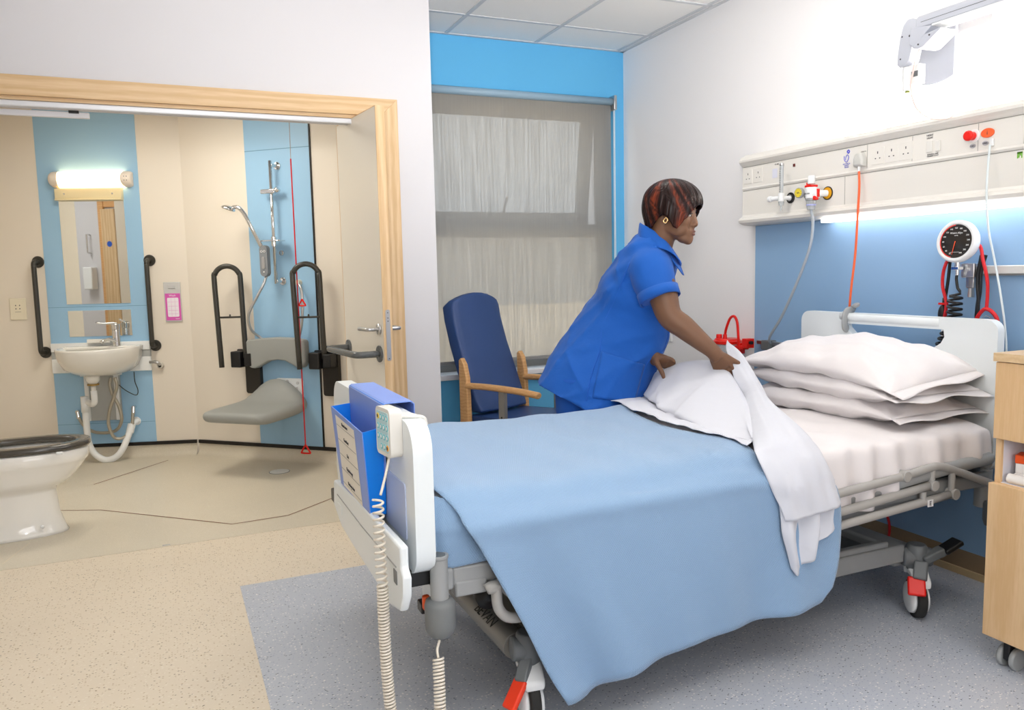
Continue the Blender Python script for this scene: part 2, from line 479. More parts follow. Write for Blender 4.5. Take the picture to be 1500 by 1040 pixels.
# ------------------------------------------------------------------ window, blind, outside
wn = bpy.data.objects.new('window_1', None); C.objects.link(wn); wn.location = (2.1, 4.85, .62); struct(wn)
M_frame = mat('grey window frame', (150, 150, 148), .5)
def xz(u, v, d): return (u, d, v)
fb = B()
for (a, b_, c_, d_) in ((1.40, 2.835, .62, .69), (1.40, 2.835, 2.335, 2.405), (1.40, 1.47, .62, 2.405), (2.765, 2.835, .62, 2.405), (1.40, 2.835, 1.49, 1.575)):
    fb.box(a, b_, 4.82, 4.88, c_, d_)
fb.obj('window_frame', M_frame, wn, bevel=.004)
M_glass = mat('window glass', (245, 250, 250), .0, trans=1., ior=1.02, spec=.2)
B().box(1.46, 2.77, 4.848, 4.852, .68, 1.50).obj('pane', M_glass, wn)
tilt = Matrix.Translation((0, 4.885, 2.335)) @ Matrix.Rotation(math.atan(.11/.75), 4, 'X') @ Matrix.Translation((0, -4.885, -2.335))
sb = B(tilt)
for (a, b_, c_, d_) in ((1.44, 2.775, 1.575, 1.655), (1.44, 2.775, 2.27, 2.34), (1.44, 1.53, 1.575, 2.34), (2.69, 2.775, 1.575, 2.34)):
    sb.box(a, b_, 4.885, 4.93, c_, d_)
sash = sb.obj('sash', M_frame, wn, bevel=.004)
B(tilt).box(1.52, 2.70, 4.90, 4.904, 1.65, 2.28).obj('pane', M_glass, sash)
B(tilt).box(2.10, 2.13, 4.86, 4.885, 1.60, 1.66).tube([(2.115, 4.862, 1.64), (2.12, 4.85, 1.70), (2.135, 4.85, 1.76)], .009).obj('window_handle', M_frame, sash, smooth=False)
B().box(1.335, XR-.05, 4.655, 4.84, .598, .632).obj('window_sill', mat('white gloss sill', (240, 241, 244), .25), wn, bevel=.004)

def blindmat():
    m = bpy.data.materials.new('woven roller blind'); m.use_nodes = True; nt = m.node_tree
    b = nt.nodes['Principled BSDF']; out = nt.nodes['Material Output']
    b.inputs['Roughness'].default_value = .9
    tc = N(nt, 'TexCoord'); mp = N(nt, 'Mapping'); mp.inputs['Scale'].default_value = (60, 1, 1.2)
    n = N(nt, 'TexNoise', Scale=2.2, Detail=6.); nt.links.new(tc.outputs['Object'], mp.inputs['Vector']); nt.links.new(mp.outputs['Vector'], n.inputs['Vector'])
    cr = N(nt, 'ValToRGB'); cr.color_ramp.elements[0].position = .3; cr.color_ramp.elements[0].color = (*lin((142, 140, 136)), 1)
    cr.color_ramp.elements[1].position = .7; cr.color_ramp.elements[1].color = (*lin((164, 162, 158)), 1)
    nt.links.new(n.outputs['Fac'], cr.inputs['Fac']); nt.links.new(cr.outputs['Color'], b.inputs['Base Color'])
    tr = N(nt, 'BsdfTransparent')
    mr = N(nt, 'MapRange'); mr.inputs['From Min'].default_value = .3; mr.inputs['From Max'].default_value = .7
    mr.inputs['To Min'].default_value = .22; mr.inputs['To Max'].default_value = .36
    nt.links.new(n.outputs['Fac'], mr.inputs['Value'])
    mx = N(nt, 'MixShader'); nt.links.new(mr.outputs['Result'], mx.inputs['Fac'])
    tl = N(nt, 'BsdfTranslucent'); tl.inputs['Color'].default_value = (.8, .79, .77, 1); ms = N(nt, 'MixShader'); ms.inputs['Fac'].default_value = .35
    nt.links.new(b.outputs[0], ms.inputs[1]); nt.links.new(tl.outputs[0], ms.inputs[2]); nt.links.new(ms.outputs[0], mx.inputs[1]); nt.links.new(tr.outputs[0], mx.inputs[2]); nt.links.new(mx.outputs[0], out.inputs['Surface'])
    return m
bl = thing('roller_blind', 'grey woven roller blind drawn down over the window in the blue wall', 'blind', (2.1, 4.68, 2.37))
B().box(1.37, 2.795, 4.694, 4.6955, .705, 2.36).obj('blind_fabric', blindmat(), bl)
B().cyl((1.37, 4.69, 2.372), (2.80, 4.69, 2.372), .024).obj('roller', mat('blind roller', (150, 178, 196), .4), bl, smooth=True)
B().box(2.80, 2.822, 4.655, 4.718, 2.315, 2.41).obj('bracket', M_steel, bl, bevel=.004)
B().box(1.37, 2.795, 4.690, 4.700, .69, .712).obj('bottom_bar', M_frame, bl, bevel=.003)
B().tube([(2.812, 4.672, 2.33), (2.812, 4.672, 1.7), (2.812, 4.672, 1.0)], .0022, seg=6, smooth=False).tube([(2.812, 4.686, 2.33), (2.812, 4.686, 1.7), (2.812, 4.686, 1.0)], .0022, seg=6, smooth=False).obj('pull_chain', M_plas, bl)

g = sbox('ground_outside', mat('sunlit paving', (232, 206, 172), .9), -30, 40, 5.6, 60, -.6, -.5)
M_render = mat('pale render', (150, 150, 150), .9)
bd = B().box(-25, 40, 38, 40, -.5, 3.6).obj('far_building', M_render)
tag(bd, 'long low grey building seen dimly through the blind', 'building')

# ------------------------------------------------------------------ armchair
d = V((.38, -.925, 0)).normalized(); w_ = V((-d.y, d.x, 0))
MC = Matrix(((d.x, w_.x, 0, 1.80), (d.y, w_.y, 0, 4.40), (0, 0, 1, 0), (0, 0, 0, 1)))
M_vinyl = mat('navy vinyl', (44, 72, 124), .42, bump=('noise', 300, .05, .002))
ch = thing('armchair', 'navy vinyl high-backed armchair with beech arms in front of the window', 'chair', MC.translation)
prof = [(.055, .455, .205), (.02, .52, .215), (-.05, .68, .22), (-.115, .84, .215), (-.16, .98, .212), (-.175, 1.06, .21), (-.178, 1.10, .19)]
front = []; back = []
for i, (x, z, hw) in enumerate(prof):
    row = []
    for k in range(9):
        t = -1+k/4
        bow = -.018*(t*t) + .012
        zz = z + (.045*(1-t*t) if i >= 5 else (.045*(1-t*t)*.4 if i == 4 else 0))
        row.append((x+bow+.03, t*hw*.95, zz))
    front.append(row)
bb = B(MC)
rows = []
for i, r in enumerate(front):
    th = .095 if i < 6 else .05
    bk = [(p[0]-th, p[1], p[2]) for p in r[::-1]]
    rows.append(r+bk)
rows = [[(p[0]-.045+(p[0]-rows[0][0][0])*0, p[1]*.9, p[2]-.012) for p in rows[0]]]+rows
bb.loft(rows).obj('backrest', M_vinyl, ch, smooth=True, bevel=.014, seg=3)
sp = []
B(MC).prism(rrect(-.02, .55, -.225, .225, .05), lambda u, v, dd: (u, v, dd-.03*(1-u/.55)), .355, .46).obj('seat', M_vinyl, ch, bevel=.022, seg=4, smooth=True)
for s in (-1, 1):
    pb = B(MC)
    pb.prism([(-.03, .0), (.03, .0), (.038, .40), (.03, .66), (.012, .735), (-.018, .775), (-.035, .76), (-.035, .5)], lambda u, v, dd: (u-.005, dd, v), s*.245-.017, s*.245+.017)
    o = pb.obj('rear_leg', M_beech, ch, bevel=.006)
    B(MC).tube([(.01, s*.245, .612), (.2, s*.245, .618), (.42, s*.245, .615), (.575, s*.245, .605)], .023, seg=14, flat=.8).obj('armrest', M_beech, ch, bevel=.006)
    fb = B(MC).box(.27, .315, s*.235-.012, s*.235+.012, .02, .60)
    for z in (.36, .43, .29): fb.cyl((.292, s*.235-s*-.0125, z), (.292, s*.235+s*.0135, z), .0001, seg=8)
    fl_ = fb.obj('front_leg', mat('bronze grey metal', (150, 146, 138), .35, .3), ch, bevel=.003)
    for z in (.31, .385, .455): B(MC).cyl((.292, s*.235-.0128, z), (.292, s*.235+.0128, z), .006, seg=10).obj('adjustment_hole', M_black, fl_)
    B(MC).box(-.0, .30, s*.245-.012, s*.245+.012, .33, .37).obj('side_rail', M_beech, ch, bevel=.004)

# ------------------------------------------------------------------ bedside locker
lx0, lx1, ly0, ly1 = 2.30, 2.78, 1.13, 1.61
lk = thing('bedside_locker', 'pale maple bedside locker on castors at the right edge, beside the bed head', 'locker', (2.54, 1.37, 0))
lb = B()
lb.box(lx0+.02, lx1, ly1-.018, ly1, .12, .965).box(lx0+.02, lx1, ly0, ly0+.018, .12, .965).box(lx1-.015, lx1, ly0, ly1, .12, .965)
lb.box(lx0+.02, lx1, ly0, ly1, .12, .14).box(lx0+.02, lx1, ly0, ly1, .572, .588).box(lx0+.02, lx1, ly0, ly1, .735, .75)
lb.obj('carcass', M_locker, lk, bevel=.001)
B().box(lx0+.03, lx1-.016, ly1-.0195, ly1-.018, .588, .735).box(lx1-.017, lx1-.015, ly0+.02, ly1-.02, .588, .735).box(lx0+.025, lx1-.016, ly0+.018, ly1-.018, .588, .590).obj('niche_lining', mat('white laminate', (226, 226, 234), .5), lk)
B().prism(rrect(lx0-.004, lx1+.005, ly0-.006, ly1+.006, .006), lambda u, v, d: (u, v, d), .965, .99).obj('top', wood('maple top', (226, 198, 156), (214, 182, 138), 0, 1.6, .35), lk, bevel=.004)
B().box(lx0, lx0+.02, ly0-.002, ly1-.003, .728, .963).obj('drawer_front', M_locker, lk, bevel=.002)
B().box(lx0-.004, lx0+.018, ly0-.002, ly1+.003, .10, .588).obj('door', M_locker, lk, bevel=.002)
for (x, y) in ((lx0+.06, ly1-.055), (lx1-.06, ly1-.055), (lx0+.06, ly0+.06), (lx1-.06, ly0+.06)):
    cs = B().box(x-.012, x+.012, y-.02, y+.02, .075, .12).obj('castor', M_blk, lk, bevel=.004)
    for s in (-1, 1):
        B().cyl((x-.005, y+s*.012, .036), (x-.005, y+s*.028, .036), .036, seg=24).obj('castor_wheel', mat('castor grey', (165, 168, 168), .4), cs, bevel=.005)
    B().box(x-.03, x+.01, y-.010, y+.010, .03, .085).obj('castor_brake', M_blk, cs, bevel=.003)
# boxes on the locker shelf
def carton(name, lab, cat, c, sz, ang, m, z):
    R = Matrix.Rotation(ang, 4, 'Z'); M = Matrix.Translation((c[0], c[1], z)) @ R
    o = B(M).box(-sz[0]/2, sz[0]/2, -sz[1]/2, sz[1]/2, 0, sz[2]).obj(name, m, bevel=.002)
    return tag(o, lab, cat)
c1 = carton('carton', 'white carton in the locker niche, under the orange box', 'box', (2.40, 1.535), (.07, .09, .03), .25, mat('white card', (235, 232, 228), .6), .620)
c2 = carton('carton', 'small orange and yellow box on top of the white carton in the locker', 'box', (2.40, 1.535), (.06, .10, .026), .35, mat('orange card', (232, 84, 20), .5), .650)
B(Matrix.Translation((2.40, 1.535, .676)) @ Matrix.Rotation(.35, 4, 'Z')).box(-.018, .018, -.05, .02, 0, .0006).obj('yellow_panel', mat('yellow print', (246, 178, 40), .5), c2)
rl = B().cyl((2.335, 1.575, .605), (2.335, 1.50, .605), .0155, seg=20).box(2.35, 2.43, 1.50, 1.57, .590, .620).obj('tissue_roll', mat('white card', (235, 232, 228), .6), bevel=.002)
tag(rl, 'white wrapped roll lying on the locker shelf under the cartons', 'roll')

# ------------------------------------------------------------------ bedhead trunking
tk = thing('bedhead_unit', 'long cream bedhead trunking unit with sockets and lights above the bed', 'wall unit', (2.86, 2.0, 1.66))
TY0, TY1 = .5, 3.385
pr = [(2.912, 1.478), (2.85, 1.478), (2.815, 1.482), (2.792, 1.492), (2.786, 1.505), (2.792, 1.515), (2.808, 1.522), (2.812, 1.532),
      (2.812, 1.655), (2.814, 1.658), (2.812, 1.661), (2.808, 1.668), (2.812, 1.676),
      (2.812, 1.776), (2.814, 1.779), (2.812, 1.782), (2.802, 1.792), (2.790, 1.802), (2.788, 1.812), (2.800, 1.828), (2.83, 1.842), (2.87, 1.852), (2.912, 1.853)]
b = B(); b.loft([[(x, y, z) for x, z in pr] for y in (TY0, TY1)]).obj('housing', M_trunk, tk)
# flared end cap
ec = B()
cx, cz = 2.86, 1.665
ec.loft([[(x, TY1, z) for x, z in pr], [(x, TY1+.004, z) for x, z in pr]]).obj('end_cap', M_trunk, tk, bevel=.002)
for (za, zb) in ((1.775, 1.85), (1.478, 1.532)):
    b = B(); sub = [(x, z) for x, z in pr if za <= z <= zb+.001]
    cen = (2.91, sub[len(sub)//2][1])
    b.loft([[(x, TY1, z) for x, z in sub], [(x+(cen[0]-x)*.12, TY1+.022, z+(cen[1]-z)*.25) for x, z in sub], [(x+(cen[0]-x)*.6, TY1+.032, z+(cen[1]-z)*.6) for x, z in sub]]).obj('end_cap', M_trunk, tk, smooth=True)
M_line = mat('panel gap', (150, 148, 142), .7)
b = B()
for z in (1.6575, 1.7785): b.box(2.8108, 2.812, TY0, TY1-.004, z-.0013, z+.0013)
for y in (2.07, 2.355): b.box(2.8112, 2.812, y-.0008, y+.0008, 1.676, 1.776)
b.box(2.8108, 2.812, 1.893, 1.896, 1.676, 1.776).box(2.8112, 2.812, 2.70, 2.7016, 1.532, 1.655)
b.box(2.8105, 2.812, 2.58, 2.5808, 1.676, 1.776)
b.obj('panel_joint', M_line, tk)
M_emit = mat('lit diffuser', (255, 250, 246), .4, emit=((255, 250, 248), 4.0))
B().prism(rrect(2.815, 2.885, .55, 2.86, .03), lambda u, v, d: (u, v, d), 1.462, 1.479).obj('down_light_diffuser', M_emit, tk, bevel=.004)
M_emit2 = mat('lit uplight', (255, 250, 244), .4, emit=((255, 248, 240), 60.))
B().prism(rrect(2.835, 2.885, .55, 2.76, .02), lambda u, v, d: (u, v, d), 1.846, 1.860).obj('up_light_diffuser', M_emit2, tk, bevel=.003)

FX = 2.8115
def TM(y, z, x=FX): return frameM((x-.0006, y, z), (0, -1, 0), (0, 0, 1))   # text plane facing -x (reads from the room)
def socket(y, z):
    o = B().box(FX-.0012, FX+.001, y-.032, y+.032, z-.036, z+.036).obj('socket_plate', M_trunk, tk, bevel=.0008)
    h = B()
    h.box(FX-.0018, FX-.001, y-.002, y+.002, z+.008, z+.018)
    for s in (-1, 1): h.box(FX-.0018, FX-.001, y+s*.011-.003, y+s*.011+.003, z-.013, z-.009)
    h.obj('pin_hole', M_dark, o)
for (y, z) in ((3.345, 1.728), (3.268, 1.728), (2.525, 1.722), (2.455, 1.722), (2.385, 1.722)): socket(y, z)
# small red indicator, switch block and printed notes
B().box(FX-.003, FX, 3.008, 3.022, 1.738, 1.752).obj('indicator', mat('dark red lens', (90, 30, 20), .3), tk, bevel=.001)
b = B().box(FX-.004, FX, 2.262, 2.288, 1.70, 1.745).box(FX-.007, FX, 2.226, 2.246, 1.70, 1.74).obj('light_switch', M_offw, tk, bevel=.002)
text('switch_lettering', 'NIGHT\nLIGHT', .010, TM(2.275, 1.761), M_dark, tk)
text('switch_lettering', 'READING LAMP\nOVERBED LIGHT', .007, TM(2.26, 1.688), M_dark, tk)
text('socket_lettering', 'ESSENTIAL', .006, TM(2.60, 1.75), M_line, tk)
b = B().box(FX-.0008, FX, 3.13, 3.165, 1.70, 1.745).obj('notice', mat('pale notice', (222, 224, 238), .6), tk)
text('notice_text', 'O2 AIR', .009, TM(3.135, 1.765), M_dark, tk)
M_blueink = mat('blue ink', (92, 96, 205), .6)
em = B()
em.tube([(FX-.0008, 2.708, 1.745), (FX-.0008, 2.705, 1.725), (FX-.0008, 2.692, 1.718), (FX-.0008, 2.682, 1.735), (FX-.0008, 2.688, 1.748), (FX-.0008, 2.697, 1.742), (FX-.0008, 2.699, 1.726)], .0014, seg=6)
em.tube([(FX-.0008, 2.690, 1.762), (FX-.0008, 2.684, 1.768), (FX-.0008, 2.678, 1.762), (FX-.0008, 2.684, 1.755)], .0028, seg=6, closed=True)
em.obj('certification_mark', M_blueink, tk)
text('mark_caption', 'ELECTRICAL\nSAFETY\nTESTED', .0075, TM(2.693, 1.702), M_blueink, tk)
# nurse call
o = B().lathe([(.024, 0), (.024, .004), (.021, .006)], (FX, 2.085, 1.733), (-1, 0, 0)).obj('call_button', M_plas, tk, smooth=False)
B().lathe([(.0155, 0), (.0155, .020), (.019, .022), (.019, .030), (.015, .034)], (FX-.004, 2.088, 1.733), (-1, 0, 0)).obj('red_cap', M_red, o, bevel=.002)
o = B().prism([(2.032+.026*math.cos(t*PI/16), 1.736+.017*math.sin(t*PI/16)) for t in range(32)], lambda u, v, dd: (dd, u, v), FX-.004, FX).obj('call_plate', mat('orange label', (240, 100, 50), .5), tk, bevel=.001)
text('call_mark', 'i', .022, TM(2.032, 1.736, FX-.004), M_dark, o)
for y, z in ((2.090, 1.697), (2.040, 1.700)):
    o = B().prism([(y+.012*math.cos(t*PI/12), z+.008*math.sin(t*PI/12)) for t in range(24)], lambda u, v, dd: (dd, u, v), FX-.002, FX).obj('call_badge', mat('silver badge', (190, 190, 196), .3, .5), tk)
    text('badge_text', 'CALL', .008, TM(y, z, FX-.0022), M_dark, o)
b = B()
for i, (h1, sx_) in enumerate(((.022, 0), (.02, .005), (.013, .010), (.022, .015))): b.box(FX-.0008, FX, 1.918-sx_-.0036, 1.918-sx_, 1.650-h1, 1.650)
b.box(FX-.0008, FX, 1.899, 1.918, 1.6435, 1.650)
b.obj('green_sticker', mat('green sticker', (120, 190, 60), .5), tk)
b = B().box(FX-.012, FX, 2.005, 2.018, 1.685, 1.712).obj('call_plug', M_plas, tk, bevel=.003)

# plug and orange cable
pg = thing('power_plug', 'grey three-pin plug with a long orange cable in the trunking', 'plug', (2.79, 2.61, 1.71))
B().loft([[(FX-dx, 2.61+a*wy, 1.715+c*hz) for a, c in ((-1, -1), (1, -1), (1, .2), (.6, 1), (-.6, 1), (-1, .2))] for dx, wy, hz in ((0, .027, .030), (.022, .026, .028), (.030, .018, .02))]).obj('plug_body', mat('grey plug', (205, 205, 200), .45), pg, bevel=.004, seg=3)
B().cyl((FX-.014, 2.61, 1.688), (FX-.014, 2.611, 1.665), .006, .005).obj('cable_grip', M_plas, pg)
B().tube([(FX-.014, 2.611, 1.668), (2.79, 2.600, 1.60), (2.785, 2.600, 1.49), (2.79, 2.613, 1.316), (2.79, 2.631, 1.167), (2.80, 2.65, 1.061), (2.86, 2.72, .95), (2.89, 2.76, .8), (2.89, 2.70, .5), (2.88, 2.60, .35)], .005, seg=8).obj('cable', M_orange, pg)

# nurse-call lead hanging at the right
cl = B().tube([(FX-.014, 2.012, 1.69), (FX-.02, 2.012, 1.62), (FX-.03, 2.006, 1.50), (FX-.02, 2.000, 1.38), (2.82, 1.995, 1.28), (2.83, 1.972, 1.15), (2.84, 1.955, 1.02), (2.845, 1.948, .9), (2.85, 1.945, .6)], .0038, seg=8).obj('call_lead', mat('white lead', (226, 236, 238), .4))
tag(cl, 'white nurse call lead hanging from the trunking behind the locker', 'cable')

# flowmeter (oxygen)
fm = thing('flowmeter', 'clear upright oxygen flowmeter with white valve in a black-ringed outlet', 'flowmeter', (2.79, 3.10, 1.6))
B().lathe([(.026, 0), (.026, .004), (.017, .005)], (FX, 3.035, 1.592), (-1, 0, 0)).obj('outlet_ring', M_blk, fm, smooth=False)
B().lathe([(.016, .003), (.016, .010), (.008, .011)], (FX, 3.035, 1.592), (-1, 0, 0)).obj('outlet_collar', M_chrome, fm)
B().cyl((FX-.008, 3.035, 1.592), (FX-.05, 3.045, 1.592), .010).obj('spigot', M_plas, fm)
B().cyl((FX-.05, 3.045, 1.575), (FX-.05, 3.045, 1.615), .014).cyl((FX-.05, 3.045, 1.592), (FX-.06, 3.10, 1.592), .011).cyl((FX-.06, 3.10, 1.592), (FX-.061, 3.118, 1.592), .014).obj('valve_body', M_plas, fm, bevel=.002)
B().cyl((FX-.05, 3.045, 1.555), (FX-.05, 3.045, 1.575), .012, .014).cyl((FX-.05, 3.045, 1.53), (FX-.05, 3.045, 1.556), .004).obj('outlet_nozzle', mat('clear plastic', (225, 230, 232), .15, trans=.6), fm)
o = B().cyl((FX-.05, 3.045, 1.615), (FX-.05, 3.045, 1.745), .009, seg=16).obj('sight_tube', MATS['clear plastic'], fm)
b = B()
for i in range(14): b.box(FX-.0602, FX-.0594, 3.040, 3.050, 1.622+i*.0085, 1.624+i*.0085)
b.obj('scale_marks', M_dark, o)
B().cyl((FX-.05, 3.045, 1.745), (FX-.05, 3.045, 1.757), .011).obj('tube_cap', M_steel, fm, bevel=.002)

# suction regulator
sr = thing('suction_regulator', 'white suction regulator with a yellow dial and clear jar plugged into the trunking', 'regulator', (2.77, 2.85, 1.6))
for y in (2.915, 2.80):
    B().lathe([(.026, 0), (.026, .004), (.017, .005)], (FX, y, 1.592), (-1, 0, 0)).obj('outlet_ring', M_blk if y > 2.9 else mat('yellow ring', (222, 160, 20), .4), sr)
B().lathe([(.017, .004), (.015, .02), (.005, .021)], (FX, 2.915, 1.592), (-1, 0, 0)).obj('outlet_collar', M_chrome, sr)
B().lathe([(.0305, .0), (.0305, .003), (.027, .003)], (FX, 2.80, 1.592), (-1, 0, 0)).obj('outlet_rim', M_blk, sr)
RX = FX-.055
o = B().cyl((RX, 2.865, 1.59), (RX+.01, 2.81, 1.592), .024, seg=20).cyl((RX, 2.845, 1.57), (RX, 2.845, 1.622), .026, seg=20).cyl((RX+.01, 2.82, 1.592), (FX, 2.802, 1.592), .015).obj('body', M_plas, sr, bevel=.004, seg=3)
text('body_lettering', 'SUCTION', .008, frameM((RX-.0265, 2.845, 1.592), (0, -1, 0), (0, 0, 1)), M_dark, o)
B().cyl((RX, 2.845, 1.636), (RX, 2.845, 1.675), .0175, .0165, seg=20).obj('control_knob', M_plas, sr, bevel=.003)
B().box(RX-.02, RX+.02, 2.825, 2.868, 1.622, 1.632).box(RX-.012, RX+.012, 2.858, 2.866, 1.63, 1.645).box(RX-.004, RX+.012, 2.804, 2.813, 1.575, 1.612).box(RX-.014, RX+.008, 2.808, 2.822, 1.562, 1.580).obj('red_lever', M_red, sr, bevel=.002)
gd = V((-.93, -.12, -.02)).normalized(); gc = V((RX-.022, 2.888, 1.600))
o = B().cyl(gc, gc+gd*.018, .024, seg=28).obj('gauge_case', M_grey, sr, bevel=.003)
B().cyl(gc+gd*.018, gc+gd*.0186, .020, seg=28).obj('gauge_dial', mat('yellow dial', (228, 206, 60), .4), o)
gx = V((0, 0, 1)).cross(gd).normalized()
text('gauge_mark', 'kPa', .010, frameM(gc+gd*.019, gx, (0, 0, 1)), M_dark, o)
b = B(); 
for i in range(9):
    a = math.radians(-50+i*35); dr = gx*math.cos(a)+V((0, 0, 1))*math.sin(a); b.tube([gc+gd*.019+dr*.015, gc+gd*.019+dr*.0185], .0006, seg=5, smooth=False)
b.obj('gauge_ticks', M_dark, o)
B().cyl((RX, 2.845, 1.562), (RX, 2.845, 1.570), .025).cyl((RX, 2.845, 1.520), (RX, 2.845, 1.562), .018, .0225, seg=20).obj('filter_jar', MATS['clear plastic'], sr, bevel=.002)
B().cyl((RX, 2.845, 1.538), (RX, 2.845, 1.545), .0212, seg=20).obj('jar_label', mat('lilac label', (170, 176, 225), .5), sr)
B().tube([(RX, 2.845, 1.522), (2.762, 2.838, 1.46), (2.77, 2.862, 1.35), (2.782, 2.945, 1.20), (2.80, 3.07, 1.02), (2.83, 3.19, .905), (2.87, 3.23, .86)], .0065, seg=10).obj('suction_tube', M_tube, sr)

# suction jar on the rail
sj = thing('suction_jar', 'clear suction canister with a red lid and looping red tube on the wall rail', 'canister', (2.83, 3.52, .7))
JX, JY = 2.825, 3.52
B().cyl((JX, JY, .66), (JX, JY, .845), .060, .068, seg=32).obj('canister', mat('clear canister', (228, 232, 236), .1, trans=.75), sj, bevel=.004)
B().lathe([(.072, .845), (.078, .848), (.080, .862), (.070, .866), (.066, .874), (.0, .874)], (JX, JY, 0), seg=36).obj('lid', M_red, sj, smooth=False)
for dy, r, h in ((.045, .017, .024), (-.005, .012, .026)):
    B().cyl((JX-.02, JY+dy, .872), (JX-.02, JY+dy, .872+h), r, r*.92, seg=18).obj('lid_port', M_red, sj, bevel=.002)
B().tube([(JX-.02, 3.515, .895), (JX-.02, 3.505, .93), (JX-.02, 3.475, .985), (JX-.02, 3.44, 1.0), (JX-.02, 3.415, .97), (JX-.02, 3.405, .9), (JX-.02, 3.40, .83)], .0072, seg=10).obj('red_tube', M_red, sj)
B().box(2.80, 2.85, 3.33, 3.37, .835, .885).box(2.80, 2.84, 3.36, 3.43, .825, .845).box(2.805, 2.84, 3.39, 3.42, .80, .86).obj('valve_block', M_red, sj, bevel=.003)
B().cyl((2.82, 3.33, .865), (2.82, 3.312, .865), .009).obj('valve_knob', M_blk, sj)
B().tube([(2.82, 3.40, .80), (2.81, 3.36, .765), (2.81, 3.31, .77), (2.83, 3.28, .81)], .006, seg=8).obj('coil', M_tube, sj)
rl = B().box(2.872, 2.897, 2.90, 3.34, .855, .875).obj('equipment_rail', M_steel, bevel=.002); tag(rl, 'short steel rail behind the pillows, holding the suction canister', 'rail')
B().box(2.85, 2.905, 3.22, 3.28, .83, .88).obj('rail_clamp', M_greyd, rl, bevel=.003)
sk = B().box(2.898, XR, 4.155, 4.235, .805, .875).obj('wall_socket', M_plas, bevel=.003); tag(sk, 'small white wall socket behind the nurse, under the bedhead wall', 'socket')
B().box(2.895, 2.899, 4.18, 4.205, .825, .85).obj('switch_rocker', M_plas, sk, bevel=.001)

# ------------------------------------------------------------------ right-hand rail + blood pressure gauge
er = B().box(2.868, 2.890, .6, 2.16, 1.218, 1.25).obj('equipment_rail', mat('anodised rail', (226, 226, 222), .45, .25), bevel=.003); tag(er, 'long steel rail under the down light, right of the dial gauge', 'rail')
B().box(2.885, 2.9, .6, 2.14, 1.212, 1.222).obj('rail_spacer', M_grey, er)
sp_ = thing('blood_pressure_gauge', 'round white blood pressure dial with black face clamped to the rail', 'gauge', (2.79, 2.13, 1.34))
gn = V((-.985, -.06, .10)).normalized(); gc = V((2.80, 2.135, 1.345))
up = (V((0, 0, 1))-gn*gn.z).normalized(); rt = up.cross(gn).normalized()
GM = Matrix(((rt.x, up.x, gn.x, gc.x), (rt.y, up.y, gn.y, gc.y), (rt.z, up.z, gn.z, gc.z), (0, 0, 0, 1))) @ Matrix.Scale(.92, 4)
o = B(GM).lathe([(.05, -.045), (.078, -.040), (.087, -.02), (.088, .0), (.082, .010), (.072, .010), (.070, .004), (.0, .004)], seg=56).obj('dial_case', M_plas, sp_, bevel=.002)
B(GM).lathe([(.0, .0045), (.070, .0045), (.070, .0052), (.0, .0052)], seg=56).obj('dial_face', mat('black dial face', (34, 34, 36), .15, coat=.5), o)
B(GM).loft([[((r)*math.cos(math.radians(a)), r*math.sin(math.radians(a)), z) for (r, z) in ((.0695, .0055), (.0655, .0055), (.0655, .0060), (.0695, .0060))] for a in range(95, 262, 6)]).obj('red_scale', mat('red dial scale', (222, 60, 50), .4), o)
b = B(GM)
M_wt = mat('white print', (235, 235, 235), .5)
for i, s_ in enumerate(['20', '40', '60', '80', '100', '120', '140', '160', '180', '200', '220', '240', '260', '280', '300']):
    a = math.radians(248-i*22.2)
    text('dial_number', s_, .0085, GM @ Matrix.Translation((.055*math.cos(a), .055*math.sin(a), .0056)), M_wt, o)
text('dial_maker_text', 'Welch Allyn', .011, GM @ Matrix.Translation((0, .034, .0056)), M_wt, o)
text('dial_maker_text', 'mmHg', .006, GM @ Matrix.Translation((0, .024, .0056)), M_wt, o)
B(GM).box(-.02, .02, -.046, -.045, .0054, .006).obj('dial_line', M_wt, o)
B(GM).loft([[(.002, .0, .008), (-.002, .0, .008), (-.002, 0, .0085), (.002, 0, .0085)], [(-.009, -.055, .008), (-.011, -.055, .008), (-.011, -.055, .0085), (-.009, -.055, .0085)]]).obj('dial_needle', mat('orange needle', (240, 90, 50), .4), o)
B().box(2.83, 2.868, 2.08, 2.135, 1.205, 1.26).box(2.845, 2.865, 2.09, 2.125, 1.165, 1.21).obj('rail_clamp', M_steel, sp_, bevel=.004)
B().cyl((2.855, 2.107, 1.165), (2.855, 2.107, 1.13), .010, .012, seg=8).obj('clamp_screw', M_steel, sp_)
B().cyl((2.81, 2.135, 1.265), (2.81, 2.135, 1.235), .010).box(2.795, 2.825, 2.12, 2.15, 1.236, 1.248).cyl((2.81, 2.135, 1.236), (2.81, 2.135, 1.215), .006).obj('hose_connector', M_chrome, sp_, bevel=.001)
pts = [(2.81, 2.135, 1.22), (2.81, 2.137, 1.20), (2.81, 2.130, 1.165), (2.81, 2.118, 1.145)]
for i in range(150):
    a = 2*PI*i/12+2.8; z = 1.135-i*.00178
    pts.append((2.81+.022*math.cos(a), 2.140+.025*math.sin(a)+max(0, 1.05-z)*.42, z))
B().tube(pts, .0052, seg=7, n=2).obj('coiled_hose', M_blk, sp_)
